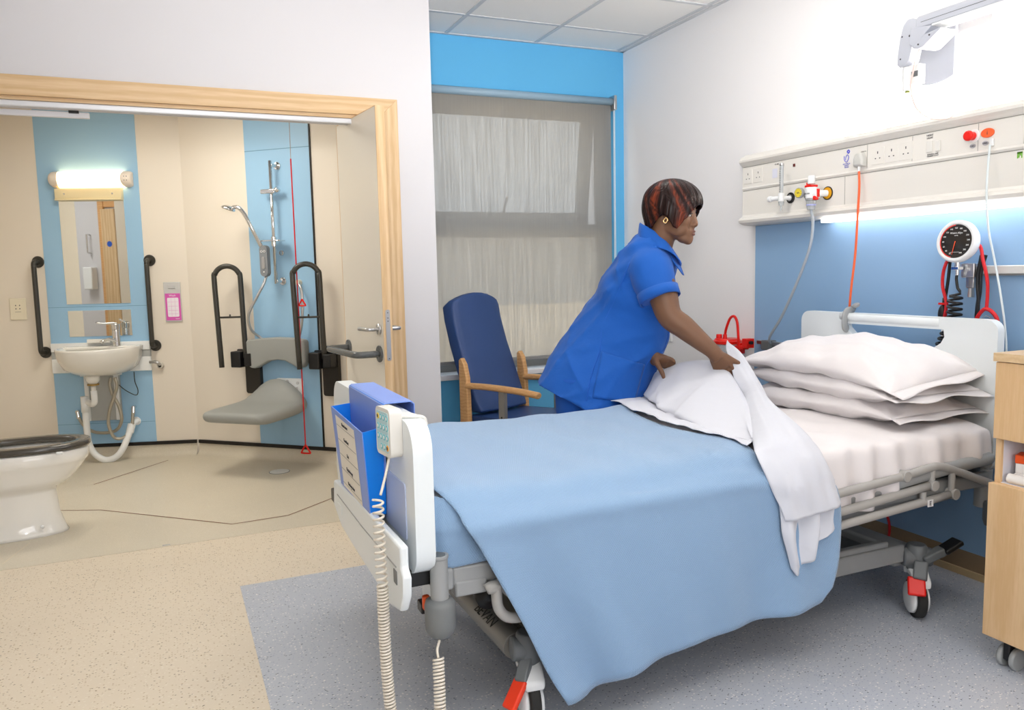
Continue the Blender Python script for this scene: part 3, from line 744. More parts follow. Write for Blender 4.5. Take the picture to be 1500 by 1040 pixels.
# bulb behind on the left
B().ell((2.84, 2.215, 1.06), (.017, .017, .038)).cyl((2.84, 2.212, 1.09), (2.84, 2.21, 1.125), .006).obj('inflation_bulb', M_blk, sp_, smooth=True)
B().box(2.83, 2.85, 2.198, 2.228, 1.098, 1.106).obj('bulb_valve', M_red, sp_)
B().tube([(2.84, 2.19, 1.27), (2.84, 2.195, 1.2), (2.84, 2.206, 1.12)], .006).obj('bulb_tube', M_blk, sp_)
B().tube([(2.85, 2.05, 1.29), (2.85, 2.066, 1.23), (2.85, 2.068, 1.15), (2.85, 2.075, 1.08), (2.85, 2.078, .95)], .0075).tube([(2.84, 2.06, 1.29), (2.84, 2.072, 1.2), (2.84, 2.064, 1.1), (2.84, 2.07, .95)], .006).obj('cuff_tube', M_blk, sp_)
st = thing('stethoscope', 'red stethoscope hanging behind the round pressure dial', 'stethoscope', (2.82, 2.1, 1.2))
B().tube([(2.825, 2.20, 1.02), (2.825, 2.188, 1.10), (2.825, 2.208, 1.18), (2.83, 2.20, 1.26), (2.85, 2.16, 1.33), (2.85, 2.08, 1.33), (2.83, 2.045, 1.27), (2.825, 2.022, 1.20), (2.825, 2.018, 1.14), (2.825, 2.02, 1.09)], .0062, seg=8).obj('tubing', M_redcord, st)
B().tube([(2.825, 2.062, 1.02), (2.825, 2.055, 1.055), (2.825, 2.035, 1.082), (2.825, 2.02, 1.088), (2.825, 2.0, 1.08), (2.825, 1.978, 1.055), (2.825, 1.972, 1.02)], .0075, seg=8).obj('yoke', M_redcord, st)
B().tube([(2.825, 2.062, 1.03), (2.825, 2.066, .98)], .0035, smooth=False).tube([(2.825, 1.972, 1.03), (2.825, 1.970, .98)], .0035, smooth=False).tube([(2.825, 2.055, 1.03), (2.825, 2.02, 1.062), (2.825, 1.98, 1.04)], .0015).obj('ear_tubes', M_chrome, st)
B().cyl((2.825, 2.20, 1.03), (2.825, 2.198, .96), .007).obj('chest_piece_stem', M_chrome, st)

# ------------------------------------------------------------------ wall-mounted light arm, top right
M_arm = mat('pale grey enamel', (186, 190, 200), .4)
struct(B().box(2.862, XR, 2.068, 2.372, 1.965, ZC).obj('trim_3', M_wallr, bevel=.002))
struct(B().prism([(2.372, 2.20), (2.372, 1.99), (2.355, 1.975), (2.32, 1.968), (2.28, 1.966), (2.24, 1.972), (2.205, 1.985), (2.205, 2.20)], lambda u, v, d: (d, u, v), 2.845, 2.862).obj('trim_4', M_arm, bevel=.003))
ar = thing('lamp_arm', 'pale grey jointed wall arm with a cable, top right above the trunking', 'wall arm', (2.62, 2.2, 2.05))
AX = 2.62
def yz(x): return lambda u, v, d: (x+d, u, v)
B().prism([(2.217, 2.163), (2.205, 2.167), (2.191, 2.165), (2.170, 2.155), (2.156, 2.125), (2.158, 2.10), (2.19, 2.065), (2.20, 2.02), (2.215, 2.0), (2.241, 1.999), (2.254, 2.012), (2.252, 2.05), (2.243, 2.11), (2.23, 2.15)], yz(AX), -.025, .03).obj('joint_cover', M_arm, ar, bevel=.008, seg=4, smooth=True)
B().prism([(2.19, 2.13), (2.13, 2.12), (2.099, 2.116), (2.175, 2.056), (2.195, 2.07)], yz(AX), -.034, .045).obj('joint_block', M_arm, ar, bevel=.003, seg=3)
B().cyl((AX, 2.224, 1.912), (AX, 2.224, 2.0), .018, .019, seg=24).obj('post', M_plas, ar, bevel=.003)
B().cyl((AX, 2.224, 1.905), (AX, 2.224, 1.912), .008).obj('post_tip', mat('brass tip', (120, 130, 60), .4, .5), ar)
B().box(AX-.015, AX+.02, 2.165, 2.210, 1.93, 2.0).obj('label_block', M_plas, ar, bevel=.002)
B().box(AX-.016, AX-.0145, 2.168, 2.196, 1.955, 1.975).obj('label', M_greyd, ar)
B().loft([[(AX+x_, y, z) for x_, z in ((-.03, 2.120), (.03, 2.120), (.03, 2.155), (.018, 2.166), (-.02, 2.166), (-.03, 2.155))] for y in (2.172, 1.5)]).obj('arm_beam', M_arm, ar, bevel=.005, seg=3)
B().box(AX-.0306, AX-.029, 1.5, 2.15, 2.1385, 2.1405).obj('beam_seam', M_greyd, ar)
B().box(AX-.036, AX+.04, 1.5, 2.10, 2.112, 2.119).obj('arm_lip', M_plas, ar, bevel=.002)
B().prism([(2.172, 2.052), (2.123, 2.088), (2.055, 2.095), (2.06, 2.088), (2.129, 2.045), (2.147, 2.044)], yz(AX), -.045, .05).obj('bracket_plate', M_arm, ar, bevel=.003, seg=2)
B().cyl((AX-.026, 2.233, 2.11), (AX-.0245, 2.233, 2.11), .003).cyl((AX-.026, 2.238, 2.03), (AX-.0245, 2.238, 2.03), .003).cyl((AX-.026, 2.20, 2.105), (AX-.0245, 2.20, 2.105), .004).cyl((AX-.047, 2.145, 2.058), (AX-.045, 2.145, 2.058), .003).cyl((AX-.047, 2.10, 2.08), (AX-.045, 2.10, 2.08), .003).obj('screw', M_dark, ar)
B().tube([(AX, 2.172, 2.06), (AX-.02, 2.174, 2.02), (AX-.02, 2.181, 1.985), (AX-.015, 2.196, 1.934), (AX, 2.20, 1.88), (AX+.03, 2.20, 1.84), (AX+.09, 2.19, 1.81), (AX+.16, 2.17, 1.815), (2.83, 2.17, 1.848)], .0035, seg=8).obj('cable', mat('pinkish cable', (238, 214, 206), .5), ar)

rc = B().tube([(2.88, 2.53, .30), (2.88, 2.511, .186), (2.88, 2.48, .139), (2.88, 2.471, .094), (2.88, 2.48, .045), (2.87, 2.50, .008)], .0055, seg=8).obj('red_cable', M_redcord)
tag(rc, 'red cable hanging down the blue wall panel under the bed', 'cable')
# ------------------------------------------------------------------ the open bathroom door
dp0 = V((.945, 3.70, 0)); dp1 = V((.880, 4.27, 0)); DL = (dp1-dp0).length; dd = (dp1-dp0).normalized(); dn = V((dd.y, -dd.x, 0))  # dn to +x
if dn.x < 0: dn = -dn
# door local: u along the leaf from its free edge, w = distance out of the left face, z
MD = Matrix(((dd.x, -dn.x, 0, dp0.x), (dd.y, -dn.y, 0, dp0.y), (0, 0, 1, 0), (0, 0, 0, 1)))
dr = bpy.data.objects.new('door_1', None); C.objects.link(dr); dr.location = dp0; struct(dr)
DZ = 2.043
B(MD).box(.004, DL, -.044, 0, .008, DZ).obj('door_leaf', mat('door laminate', (226, 220, 208), .4), dr)
B(MD).box(0, .004, -.045, .0005, .008, DZ).box(DL-.0, DL+.004, -.045, .001, .008, DZ).box(0, DL, -.045, .0005, DZ, DZ+.004).obj('edge_lipping', M_oak, dr)
B(MD).prism([(p[0]-.0225, p[1]) for p in rrect(-.011, .011, .855, 1.10, .010)], lambda u, v, d_: (d_, u, v), -.0015, .002).obj('lock_plate', M_steel, dr)
h = B(MD)
for z in (1.085, 1.06, 1.045, .865): h.cyl((-.0016, -.0225, z), (-.0022, -.0225, z), .0028, seg=8)
h.obj('lock_screw', M_dark, dr)
def lever(side):
    s = 1 if side > 0 else -1; o0 = 0 if s > 0 else -.045
    b = B(MD).cyl((.055, o0, 1.005), (.055, o0+s*.009, 1.005), .026, seg=28)
    b.tube([(.055, o0+s*.009, 1.005), (.055, o0+s*.045, 1.005), (.062, o0+s*.058, 1.005), (.075, o0+s*.062, 1.005), (.12, o0+s*.062, 1.005), (.175, o0+s*.060, 1.003)], .0095, seg=12)
    b.obj('door_handle', M_steel, dr, smooth=True)
lever(1); lever(-1)
gr = B(MD)
for u in (.06, .52): gr.cyl((u, 0, .885), (u, .009, .885), .041, seg=32)
gr.tube([(.06, .009, .885), (.06, .075, .885), (.066, .10, .885), (.085, .115, .885), (.12, .118, .885), (.29, .118, .885), (.46, .118, .885), (.495, .115, .885), (.514, .10, .885), (.52, .075, .885), (.52, .009, .885)], .0165, seg=16)
o = gr.obj('grab_rail', M_grab2, None, smooth=True, bevel=.003); tag(o, 'horizontal grey grab rail fixed across the open bathroom door', 'grab rail')

# ------------------------------------------------------------------ mirror, light
mi = thing('wall_mirror', 'tall frameless mirror under the strip light, above the tap', 'mirror', ML @ V((.34, .01, 1.5)))
B(ML).box(.128, .556, .004, .009, 1.106, 1.905).obj('upper_glass', M_mirror, mi)
B(ML).box(.130, .551, .004, .009, .878, 1.060).obj('lower_glass', M_mirror, mi)
B(ML).box(.122, .558, .004, .05, 1.83, 1.90).box(.122, .558, .004, .056, 1.818, 1.83).obj('top_rail', mat('beige enamel', (222, 210, 172), .4), mi, bevel=.003)
b = B(ML)
for u in (.185, .50): b.cyl((u, .05, 1.862), (u, .053, 1.862), .006, seg=14)
b.obj('rail_screw', M_chrome, mi)
ls = thing('mirror_light', 'glowing warm strip light with cream end caps above the mirror', 'light', ML @ V((.36, .05, 1.96)))
B(ML).loft([[(u, .004+.078*math.cos(a), 1.962+.052*math.sin(a)) for a in [(-90+180*i/12)*PI/180 for i in range(13)]] for u in (.125, .60)]).obj('diffuser', mat('lit warm diffuser', (255, 236, 196), .4, emit=((255, 216, 158), 7.)), ls, smooth=True)
for u0, u1, sg in ((.095, .15, 1), (.575, .63, -1)):
    e = B(ML)
    us = [u0, u0+.012, (u0+u1)/2, u1-.008] if sg > 0 else [u1, u1-.012, (u0+u1)/2, u0+.008]
    rr = [.82, .98, 1.03, .72 if 0 else 1.03]
    e.loft([[(uu+(sg*.016*math.cos(a) if k == 3 else 0), .004+.080*r*math.cos(a), 1.962+.054*r*math.sin(a)) for a in [(-90+180*i/12)*PI/180 for i in range(13)]] for k, (uu, r) in enumerate(zip(us, rr))])
    cap = e.obj('end_cap', mat('cream cap', (238, 226, 212), .4), ls, smooth=True, bevel=.002)
    if sg < 0:
        hb = B(ML)
        for du in (-.008, .008):
            for dz in (-.014, .012): hb.cyl((.603+du, .081, 1.962+dz), (.603+du, .086, 1.962+dz), .0028, seg=8)
        hb.obj('shaver_hole', M_dark, cap)

# vertical grab rails
def vrail(name, lab, u, z0, z1, sgn):
    o = thing(name, lab, 'grab rail', ML @ V((u, .04, (z0+z1)/2)), 'vertical grab rails beside the basin')
    for z in (z0, z1): B(ML).cyl((u, 0, z), (u, .010, z), .040, seg=30).obj('wall_flange', M_grab, o, bevel=.003)
    B(ML).tube([(u, .01, z1), (u, .045, z1), (u, .064, z1-.006), (u, .072, z1-.025), (u, .072, z1-.05), (u, .072, (z0+z1)/2), (u, .072, z0+.05), (u, .072, z0+.025), (u, .064, z0+.006), (u, .045, z0), (u, .01, z0)], .0165, seg=16).obj('bar', M_grab, o, smooth=True)
vrail('grab_rail', 'vertical charcoal grab rail left of the mirror', -.04, .775, 1.405, 1)
vrail('grab_rail', 'vertical charcoal grab rail right of the mirror, beside the pink notice', .70, .80, 1.40, 1)

# basin unit
bs_ = thing('wash_basin', 'white ceramic wash basin on a white height-adjustable bracket', 'basin', ML @ V((.34, .2, .72)))
B(ML).box(.004, .668, .004, .028, .775, .835).box(.004, .668, .004, .028, .625, .725).obj('mounting_panel', M_plas, bs_, bevel=.003)
B(ML).box(.004, .668, .004, .022, .725, .775).box(.215, .445, .004, .03, .28, .62).obj('adjuster_plate', mat('grey adjuster plate', (176, 178, 176), .4), bs_, bevel=.002)
B(ML).box(.21, .24, .004, .038, .28, .625).box(.41, .44, .004, .038, .28, .625).box(.19, .46, .004, .045, .60, .64).obj('slide_rail', M_plas, bs_, bevel=.003)
cx = .365
def bowl(s, dep, z, cy=.05):   # D-shaped outline
    pts = []
    for i in range(28):
        a = PI*i/27
        pts.append((cx-s*math.cos(a)*(1 if 1 else 1), cy+dep*math.sin(a)**.75, z))
    return pts
outer = [bowl(.11, .13, .615, .07), bowl(.17, .24, .632), bowl(.225, .325, .672), bowl(.252, .365, .73), bowl(.262, .382, .78), bowl(.266, .388, .805), bowl(.263, .386, .812)]
inner = [bowl(.245, .36, .812, .055), bowl(.225, .33, .797, .09), bowl(.205, .305, .752, .10), bowl(.16, .25, .695, .12), bowl(.08, .13, .668, .18)]
B(ML).loft(outer+inner).obj('bowl', M_ceramic, bs_, smooth=True)
B(ML).box(cx-.262, cx+.262, .028, .125, .79, .813).obj('tap_ledge', M_ceramic, bs_, bevel=.012, seg=4)
B(ML).lathe([(.045, .625), (.045, .595), (.035, .575), (.028, .572), (.028, .56)], (cx-.02, .22, 0)).cyl((cx-.02, .22, .565), (cx-.02, .22, .50), .016).obj('waste_trap', M_ceramic, bs_, smooth=True)
B(ML).cyl((cx-.02, .22, .568), (cx-.02, .22, .558), .038, seg=20).obj('waste_nut', mat('brass nut', (170, 140, 80), .3, .8), bs_)
B(ML).tube([(cx-.02, .22, .52), (cx-.02, .22, .45), (cx-.04, .20, .425), (cx-.08, .15, .425), (cx-.115, .13, .44), (cx-.12, .13, .46)], .021, seg=14).cyl((cx-.12, .13, .47), (cx-.12, .13, .36), .026).obj('elbow', M_plas, bs_, smooth=True)
rib = [(cx-.12, .13, .37), (cx-.12, .13, .20), (cx-.11, .13, .12), (cx-.075, .13, .055), (cx-.01, .13, .015), (cx+.06, .13, .035), (cx+.105, .12, .09), (cx+.13, .09, .16), (cx+.145, .06, .215)]
B(ML).tube(rib, .022, seg=14, n=8).obj('waste_hose', M_plas, bs_, smooth=True)
B(ML).cyl((cx+.14, .07, .19), (cx+.152, .05, .25), .026).cyl((cx+.155, .05, .25), (cx+.175, .0, .262), .020).cyl((cx+.17, .004, .262), (cx+.17, .01, .262), .03).obj('waste_connector', M_plas, bs_, bevel=.002)
M_braid = mat('braided hose', (176, 170, 156), .35, .5)
B(ML).tube([(cx+.075, .16, .60), (cx+.065, .16, .55), (cx+.075, .15, .48), (cx+.105, .14, .40), (cx+.115, .13, .30), (cx+.07, .10, .225), (cx-.0, .08, .20), (cx-.10, .06, .205), (cx-.17, .05, .25), (cx-.205, .04, .31)], .011, seg=10).tube([(cx+.105, .17, .60), (cx+.115, .17, .54), (cx+.085, .16, .46), (cx+.045, .15, .36), (cx+.03, .14, .26), (cx+.055, .12, .17), (cx+.11, .10, .165), (cx+.155, .07, .22), (cx+.165, .05, .33)], .011, seg=10).obj('supply_hose', M_braid, bs_, smooth=True)
B(ML).cyl((cx-.205, .04, .30), (cx-.215, .03, .345), .013).cyl((cx-.217, .0, .348), (cx-.217, .035, .348), .012).obj('isolating_valve', M_chrome, bs_)
B(ML).cyl((cx+.165, .045, .32), (cx+.165, .035, .37), .014).cyl((cx+.165, .0, .365), (cx+.165, .04, .365), .012).obj('isolating_valve', M_chrome, bs_)
B(ML).tube([(.55, .03, .62), (.555, .04, .55), (.575, .05, .49), (.56, .05, .455), (.50, .06, .49), (.455, .08, .54)], .003, seg=6).obj('earth_wire', M_blk, bs_)
tp = thing('basin_tap', 'chrome lever mixer tap on the back of the basin', 'tap', ML @ V((.47, .1, .82)))
B(ML).cyl((.475, .10, .810), (.475, .10, .925), .028, .025).cyl((.475, .10, .925), (.475, .10, .965), .027, .029).obj('tap_body', M_chrome, tp, bevel=.003)
B(ML).tube([(.475, .115, .845), (.455, .16, .865), (.43, .21, .86), (.42, .225, .845)], .013, seg=12, flat=.8).obj('spout', M_chrome, tp, smooth=True)
B(ML).tube([(.475, .10, .965), (.46, .12, .972), (.42, .19, .975), (.395, .22, .985)], [.02, .014, .010, .008], seg=10, flat=.6).obj('lever', M_chrome, tp, smooth=True)
sh = B(ML).box(.27, .42, .028, .085, .835, .862).obj('soap_tray', M_ceramic, bevel=.004); tag(sh, 'small white dispenser block beside the basin tap', 'dispenser')

# notice, shaver socket, flush lever
nt_ = thing('hand_wash_notice', 'pink hand washing notice in a clear holder right of the basin', 'notice', ML @ V((.84, .0, 1.1)))
B(ML).box(.783, .897, 0, .012, .965, 1.245).obj('clear_holder', mat('clear holder', (236, 236, 236), .2, trans=.35), nt_, bevel=.003)
B(ML).box(.790, .893, .012, .0135, .975, 1.165).obj('pink_card', mat('pink card', (214, 92, 178), .6), nt_)
B(ML).prism(rrect(.803, .880, 1.0, 1.135, .008), lambda u, v, d_: (u, d_, v), .0135, .0141).obj('white_table', mat('card white', (240, 232, 240), .6), nt_)
TL = lambda u, z, w: frameM(ML @ V((u, w, z)), D_L, (0, 0, 1))
text('notice_title', 'Wash', .020, TL(.84, 1.150, .0142), MATS['card white'], nt_)
text('notice_title', 'hands', .012, TL(.868, .987, .0142), MATS['card white'], nt_)
b = B(ML)
for z in (1.105, 1.075, 1.045, 1.02): b.box(.808, .875, .0141, .0144, z, z+.0015)
for u in (.83, .855): b.box(u, u+.0012, .0141, .0144, 1.005, 1.13)
b.obj('table_rule', mat('pink line', (220, 150, 205), .6), nt_)
B(ML).box(.815, .865, .012, .016, 1.20, 1.225).obj('holder_clip', mat('grey clip', (190, 190, 190), .4), nt_, bevel=.002)
so = thing('shaver_socket', 'ivory shaver socket on the cream wall left of the basin', 'socket', ML @ V((-.195, .0, 1.08)))
B(ML).box(-.25, -.14, 0, .010, 1.007, 1.157).obj('socket_plate', mat('ivory plate', (232, 224, 202), .4), so, bevel=.004)
b = B(ML)
for u in (-.208, -.182):
    for z in (1.108, 1.085): b.box(u-.003, u+.003, .0098, .0106, z-.004, z+.004)
b.box(-.215, -.175, .0098, .0104, 1.062, 1.064).obj('pin_hole', M_dark, so)
fv = thing('door_stop', 'small steel peg and round rubber stop right of the basin', 'door stop', ML @ V((.7, .03, .68)))
B(ML).tube([(.664, .03, .685), (.70, .045, .687), (.722, .045, .68), (.73, .03, .665)], .0115, seg=10).obj('peg', M_steel, fv)
B(ML).cyl((.728, .0, .655), (.728, .03, .655), .022, .020, seg=24).obj('stop_ring', mat('pale rubber', (196, 192, 182), .5), fv, bevel=.003)
B(ML).cyl((.728, .03, .655), (.728, .031, .655), .011, seg=20).obj('stop_bore', M_blk, fv)

# ------------------------------------------------------------------ shower fittings (on the angled wall)
sr_ = thing('shower_riser', 'chrome shower riser rail with hand shower and hose on the blue panel', 'shower', MR @ V((.79, .05, 1.6)))
B(MR).cyl((.775, .055, 1.22), (.775, .055, 2.03), .011, seg=18).obj('riser_bar', M_chrome, sr_, smooth=True)
b = B(MR)
for z in (2.0, 1.235): b.cyl((.795, 0, z), (.795, .012, z), .026).cyl((.79, .01, z), (.778, .055, z), .012)
b.cyl((.80, 0, 1.425), (.80, .018, 1.425), .018)
b.obj('wall_bracket', M_chrome, sr_, bevel=.002)
B(MR).box(.70, .81, .045, .075, 1.815, 1.845).cyl((.815, .06, 1.83), (.835, .06, 1.845), .02).obj('head_holder', M_chrome, sr_, bevel=.006, seg=3)
B(MR).prism(rrect(.69, .86, .03, .13, .03), lambda u, v, d_: (u, v, d_), 1.50, 1.508).cyl((.775, .055, 1.47), (.775, .055, 1.53), .018).obj('soap_dish', M_chrome, sr_, bevel=.002)
B(MR).tube([(.575, .20, 1.725), (.62, .20, 1.72), (.66, .19, 1.67), (.695, .17, 1.58), (.725, .12, 1.46)], [.012, .013, .012, .012, .013], seg=12).obj('hand_shower', M_chrome, sr_, smooth=True)
hx = V((-.35, .1, -1)).normalized()
B(MR).lathe([(.012, -.014), (.030, -.010), (.045, .002), (.047, .012), (.040, .016), (0, .014)], (.545, .205, 1.725), hx).obj('shower_rose', M_chrome, sr_, smooth=True)
o = B(MR).prism(rrect(.712, .772, 1.27, 1.475, .028), lambda u, v, d_: (u, d_, v), .10, .135).obj('control_unit', mat('graphite control', (128, 132, 136), .4), sr_, bevel=.008, seg=3)
B(MR).prism(rrect(.730, .754, 1.32, 1.40, .010), lambda u, v, d_: (u, d_, v), .135, .139).obj('control_button', M_steel, o, bevel=.002)
b = B(MR)
for u in (.731, .753): b.tube([(u+.008*math.cos(a*PI/6), .137, 1.435+.006*math.sin(a*PI/6)) for a in range(12)], .0018, seg=6, closed=True, smooth=False)
b.cyl((.742, .135, 1.30), (.742, .138, 1.30), .005, seg=12).obj('control_mark', M_wt, o)
B(MR).tube([(.742, .11, 1.275), (.73, .13, 1.22), (.69, .15, 1.14), (.62, .16, 1.02), (.60, .12, .92), (.625, .06, .86), (.70, .045, .80), (.80, .04, .785), (.90, .045, .82), (.955, .06, .92), (.975, .06, 1.05), (.965, .05, 1.18), (.925, .03, 1.225)], .009, seg=10).obj('shower_hose', M_steel, sr_, smooth=True)
B(MR).cyl((.925, 0, 1.225), (.925, .04, 1.225), .020, .016).obj('hose_outlet', mat('ivory plastic2', (226, 220, 200), .4), sr_, bevel=.003)

# fold-up support arms
def support(lab, u):
    o = thing('support_arm', lab, 'support arm', MR @ V((u, .1, .9)), 'fold-up support arms beside the shower seat')
    B(MR).prism(rrect(u-.055, u+.065, .465, .80, .018), lambda a, c, d_: (a, d_, c), 0, .035).obj('wall_plate', M_black if 0 else mat('black-brown plastic', (40, 36, 30), .45), o, bevel=.005)
    B(MR).box(u-.10, u-.02, .03, .13, .655, .765).box(u+.0, u+.06, .03, .12, .665, .755).box(u-.10, u+.06, .035, .06, .74, .775).obj('hinge', M_blk, o, bevel=.008, seg=3)
    y0 = .10
    pts = [(u+.0, y0-.01, .72), (u-.005, y0-.01, .95), (u-.01, y0-.01, 1.26)]
    for i in range(1, 8):
        a = PI*i/8; pts.append((u-.085+.075*math.cos(a), y0+.03+.04*-math.cos(a), 1.26+.085*math.sin(a)))
    pts += [(u-.160, y0+.07, 1.26), (u-.150, y0+.07, .95), (u-.140, y0+.07, .66)]
    B(MR).tube(pts, .0175, seg=14, n=4).obj('loop_tube', M_grab, o, smooth=True)
    B(MR).tube([(u-.005, y0-.01, 1.0), (u-.155, y0+.07, 1.0)], .007, smooth=False).cyl((u-.08, y0+.03, 1.0), (u-.08, y0+.03, 1.02), .008, .004).obj('cross_bar', M_grab, o)
support('charcoal fold-up support arm left of the shower seat', .525)
support('charcoal fold-up support arm right of the red pull cord', 1.145)

# shower seat
se = thing('shower_chair', 'grey padded wall-mounted shower chair with backrest and folding seat', 'shower seat', MR @ V((.8, .2, .45)))
B(MR).prism([(.685, .42), (.685, .56), (.72, .575), (.90, .575), (.915, .56), (.915, .37), (.885, .355), (.70, .40)], lambda a, c, d_: (a, d_, c), 0, .022).obj('wall_plate', M_plas, se, bevel=.004)
b = B(MR)
for u_, z in ((.72, .545), (.80, .555), (.88, .545), (.80, .52)): b.cyl((u_, .02, z), (u_, .027, z), .011, seg=14)
b.box(.83, .88, .02, .06, .40, .52)
b.obj('plate_fixing', mat('pale plate fixing', (206, 206, 206), .35), se, bevel=.002)
rows = []
cxs = .75
for i, (w_dist, hw, zt, th, crown) in enumerate(((.03, .17, .440, .06, .10), (.045, .215, .443, .070, .13), (.08, .235, .444, .078, .135), (.115, .245, .441, .080, .09), (.15, .25, .438, .080, .03), (.20, .255, .436, .080, .004), (.30, .26, .433, .080, -.003), (.42, .262, .430, .078, -.005), (.49, .256, .427, .076, -.003), (.53, .24, .425, .070, 0), (.55, .222, .421, .058, 0), (.56, .205, .412, .035, 0), (.563, .195, .405, .015, 0))):
    top = []; bot = []
    for k in range(17):
        t = math.sin((-1+k/8)*PI/2)
        e = math.sqrt(max(0, 1-t**12))
        top.append((cxs+t*hw, w_dist, zt-.5*th+.5*th*e+crown*max(0, 1-t*t)**1.3))
        bot.append((cxs+t*hw, w_dist, zt-.5*th-.5*th*e))
    rows.append(top+bot[::-1])
B(MR).loft(rows).obj('seat_pad', M_rubgrey, se, smooth=True)
out = [(.55, .83), (.56, .845), (.66, .855), (.78, .862), (.90, .858), (1.0, .848), (1.015, .83), (1.015, .70), (.99, .665), (.95, .655), (.90, .68), (.84, .705), (.78, .71), (.71, .70), (.66, .675), (.61, .648), (.57, .655), (.55, .69)]
B(MR).prism(out, lambda a, c, d_: (a, d_+.02*(1-((a-.78)/.23)**2)*-1, c), .06, .12).obj('backrest', M_rubgrey, se, bevel=.02, seg=4, smooth=True)
B(MR).box(.66, .70, 0, .06, .72, .80).box(.86, .90, 0, .06, .72, .80).obj('stand_off', M_grey, se)

# emergency pull cord
pc = thing('pull_cord', 'red emergency pull cord with a red triangle near the floor', 'pull cord', MR @ V((1.0, .15, 1.2)))
B(MR).tube([(1.008, .15, 2.45), (1.003, .15, 2.01)], .0022, seg=6, smooth=False).obj('cord_top', mat('grey string', (170, 160, 160), .6), pc)
B(MR).tube([(1.003, .15, 2.015), (1.004, .15, 1.3), (1.005, .15, .55), (1.006, .15, .145)], .0045, seg=7).obj('cord', M_redcord, pc)
def tri(u, z, s): return [(u, .15, z+s), (u-.1*s, .15, z+s*.9), (u-s*.9, .15, z-s*.35), (u-s*.75, .15, z-s*.55), (u+s*.75, .15, z-s*.55), (u+s*.9, .15, z-s*.35), (u+.1*s, .15, z+s*.9)]
B(MR).tube(tri(1.006, .115, .036), .006, seg=8, closed=True, n=3).obj('pull_triangle', M_red, pc)
B(MR).tube(tri(1.035, 1.09, .026), .005, seg=8, closed=True, n=3).obj('upper_triangle', M_red, pc)

# floor drain
fd = B().prism([(.615+.062*math.cos(t*PI/20), 5.27+.062*math.sin(t*PI/20)) for t in range(40)], lambda u, v, d_: (u, v, d_), 0, .003).obj('floor_drain', mat('white drain', (226, 226, 222), .3), bevel=.001)
tag(fd, 'round white drain cover in the wet room floor', 'drain')
B().prism([(.615+.066*math.cos(t*PI/20), 5.27+.066*math.sin(t*PI/20)) for t in range(40)], lambda u, v, d_: (u, v, d_), 0, .0016).obj('drain_rim', M_greyd, fd)
th_ = B().box(-.085, -.05, 4.04, 4.05, .001, .005).obj('latch_keep', M_steel); tag(th_, 'small steel keep plate in the doorway floor joint', 'floor plate')

# ------------------------------------------------------------------ toilet (against the left wall, facing right)
to = thing('toilet', 'white ceramic toilet with a dark open seat at the left edge', 'toilet', (-.75, 4.57, 0))
ty = 4.58
def tring(x0, x1, hw, z, p=2.3, n=36, yc=ty):
    """egg outline: back x0 flat-ish, front x1 round"""
    pts = []; c = (x0+x1)/2; a = (x1-x0)/2
    for i in range(n):
        t = 2*PI*i/n; ct, st = math.cos(t), math.sin(t)
        pp = p if ct > 0 else 3.4
        x = c+a*math.copysign(abs(ct)**(2/pp), ct); y = yc+hw*math.copysign(abs(st)**(2/2.3), st)
        pts.append((x, y, z))
    return pts
B().loft([tring(-1.10, -.525, .128, 0), tring(-1.10, -.535, .118, .015), tring(-1.10, -.56, .112, .10), tring(-1.11, -.57, .112, .215), tring(-1.12, -.565, .116, .235), tring(-1.14, -.52, .145, .255), tring(-1.15, -.485, .155, .285), tring(-1.15, -.44, .170, .335), tring(-1.15, -.42, .182, .365), tring(-1.15, -.412, .186, .372), tring(-1.15, -.408, .188, .39), tring(-1.15, -.405, .189, .425), tring(-1.14, -.415, .182, .432),
          tring(-.95, -.45, .145, .430), tring(-.93, -.47, .13, .40), tring(-.88, -.52, .10, .33), tring(-.83, -.58, .06, .26)]).obj('bowl', M_ceramic, to, smooth=True)
rings = [tring(-.99, -.40, .190, .436), tring(-.99, -.396, .194, .445), tring(-.99, -.40, .190, .462), tring(-.985, -.41, .184, .466), tring(-.91, -.456, .130, .466), tring(-.90, -.466, .122, .458), tring(-.90, -.464, .124, .438)]
b = B(); b.loft(rings+[rings[0]], cap=False).obj('toilet_seat', mat('dark seat plastic', (66, 62, 56), .22, coat=.5), to, smooth=True)
B().box(-.535, -.505, 4.385, 4.40, .425, .438).obj('seat_buffer', M_plas, to, bevel=.003)
B().ell((-.63, 4.465, .055), (.009, .006, .009)).obj('fixing_cap', M_plas, to, smooth=True)
B().prism(rrect(-1.25, -.93, ty-.10, ty+.10, .03), lambda u, v, d_: (u, v, d_), .22, .42).obj('spigot_box', M_ceramic, to, bevel=.03, seg=4, smooth=True)
# ------------------------------------------------------------------ hospital bed
M_bedw = mat('white bed moulding', (232, 238, 240), .28)
bed = thing('hospital_bed', 'adjustable hospital bed with white end boards and grey frame on castors', 'bed', (1.65, 2.36, 0))
def pyz(u, v, d): return (d, u, v)
B().prism(rrect(1.85, 2.84, .505, .90, [.075, .075, .07, .075], 8), pyz, .533, .584).obj('footboard', M_bedw, bed, bevel=.022, seg=6, smooth=True)
B().prism(rrect(1.925, 2.62, .585, .735, .012), pyz, .5295, .534).obj('footboard_inset', mat('lilac inset', (186, 198, 226), .35), bed, bevel=.002)
B().prism([(2.62, .59), (2.635, .50), (2.52, .458), (2.33, .446), (2.05, .434), (1.985, .422), (1.90, .430), (1.82, .448), (1.79, .49), (1.782, .55), (1.80, .565), (1.80, .618), (1.90, .618), (2.3, .612)], pyz, .478, .500).obj('foot_flap', M_bedw, bed, bevel=.007, seg=3)
B().prism(rrect(1.835, 1.865, .51, .545, .003), pyz, .4765, .4785).obj('flap_badge', M_greym, bed)
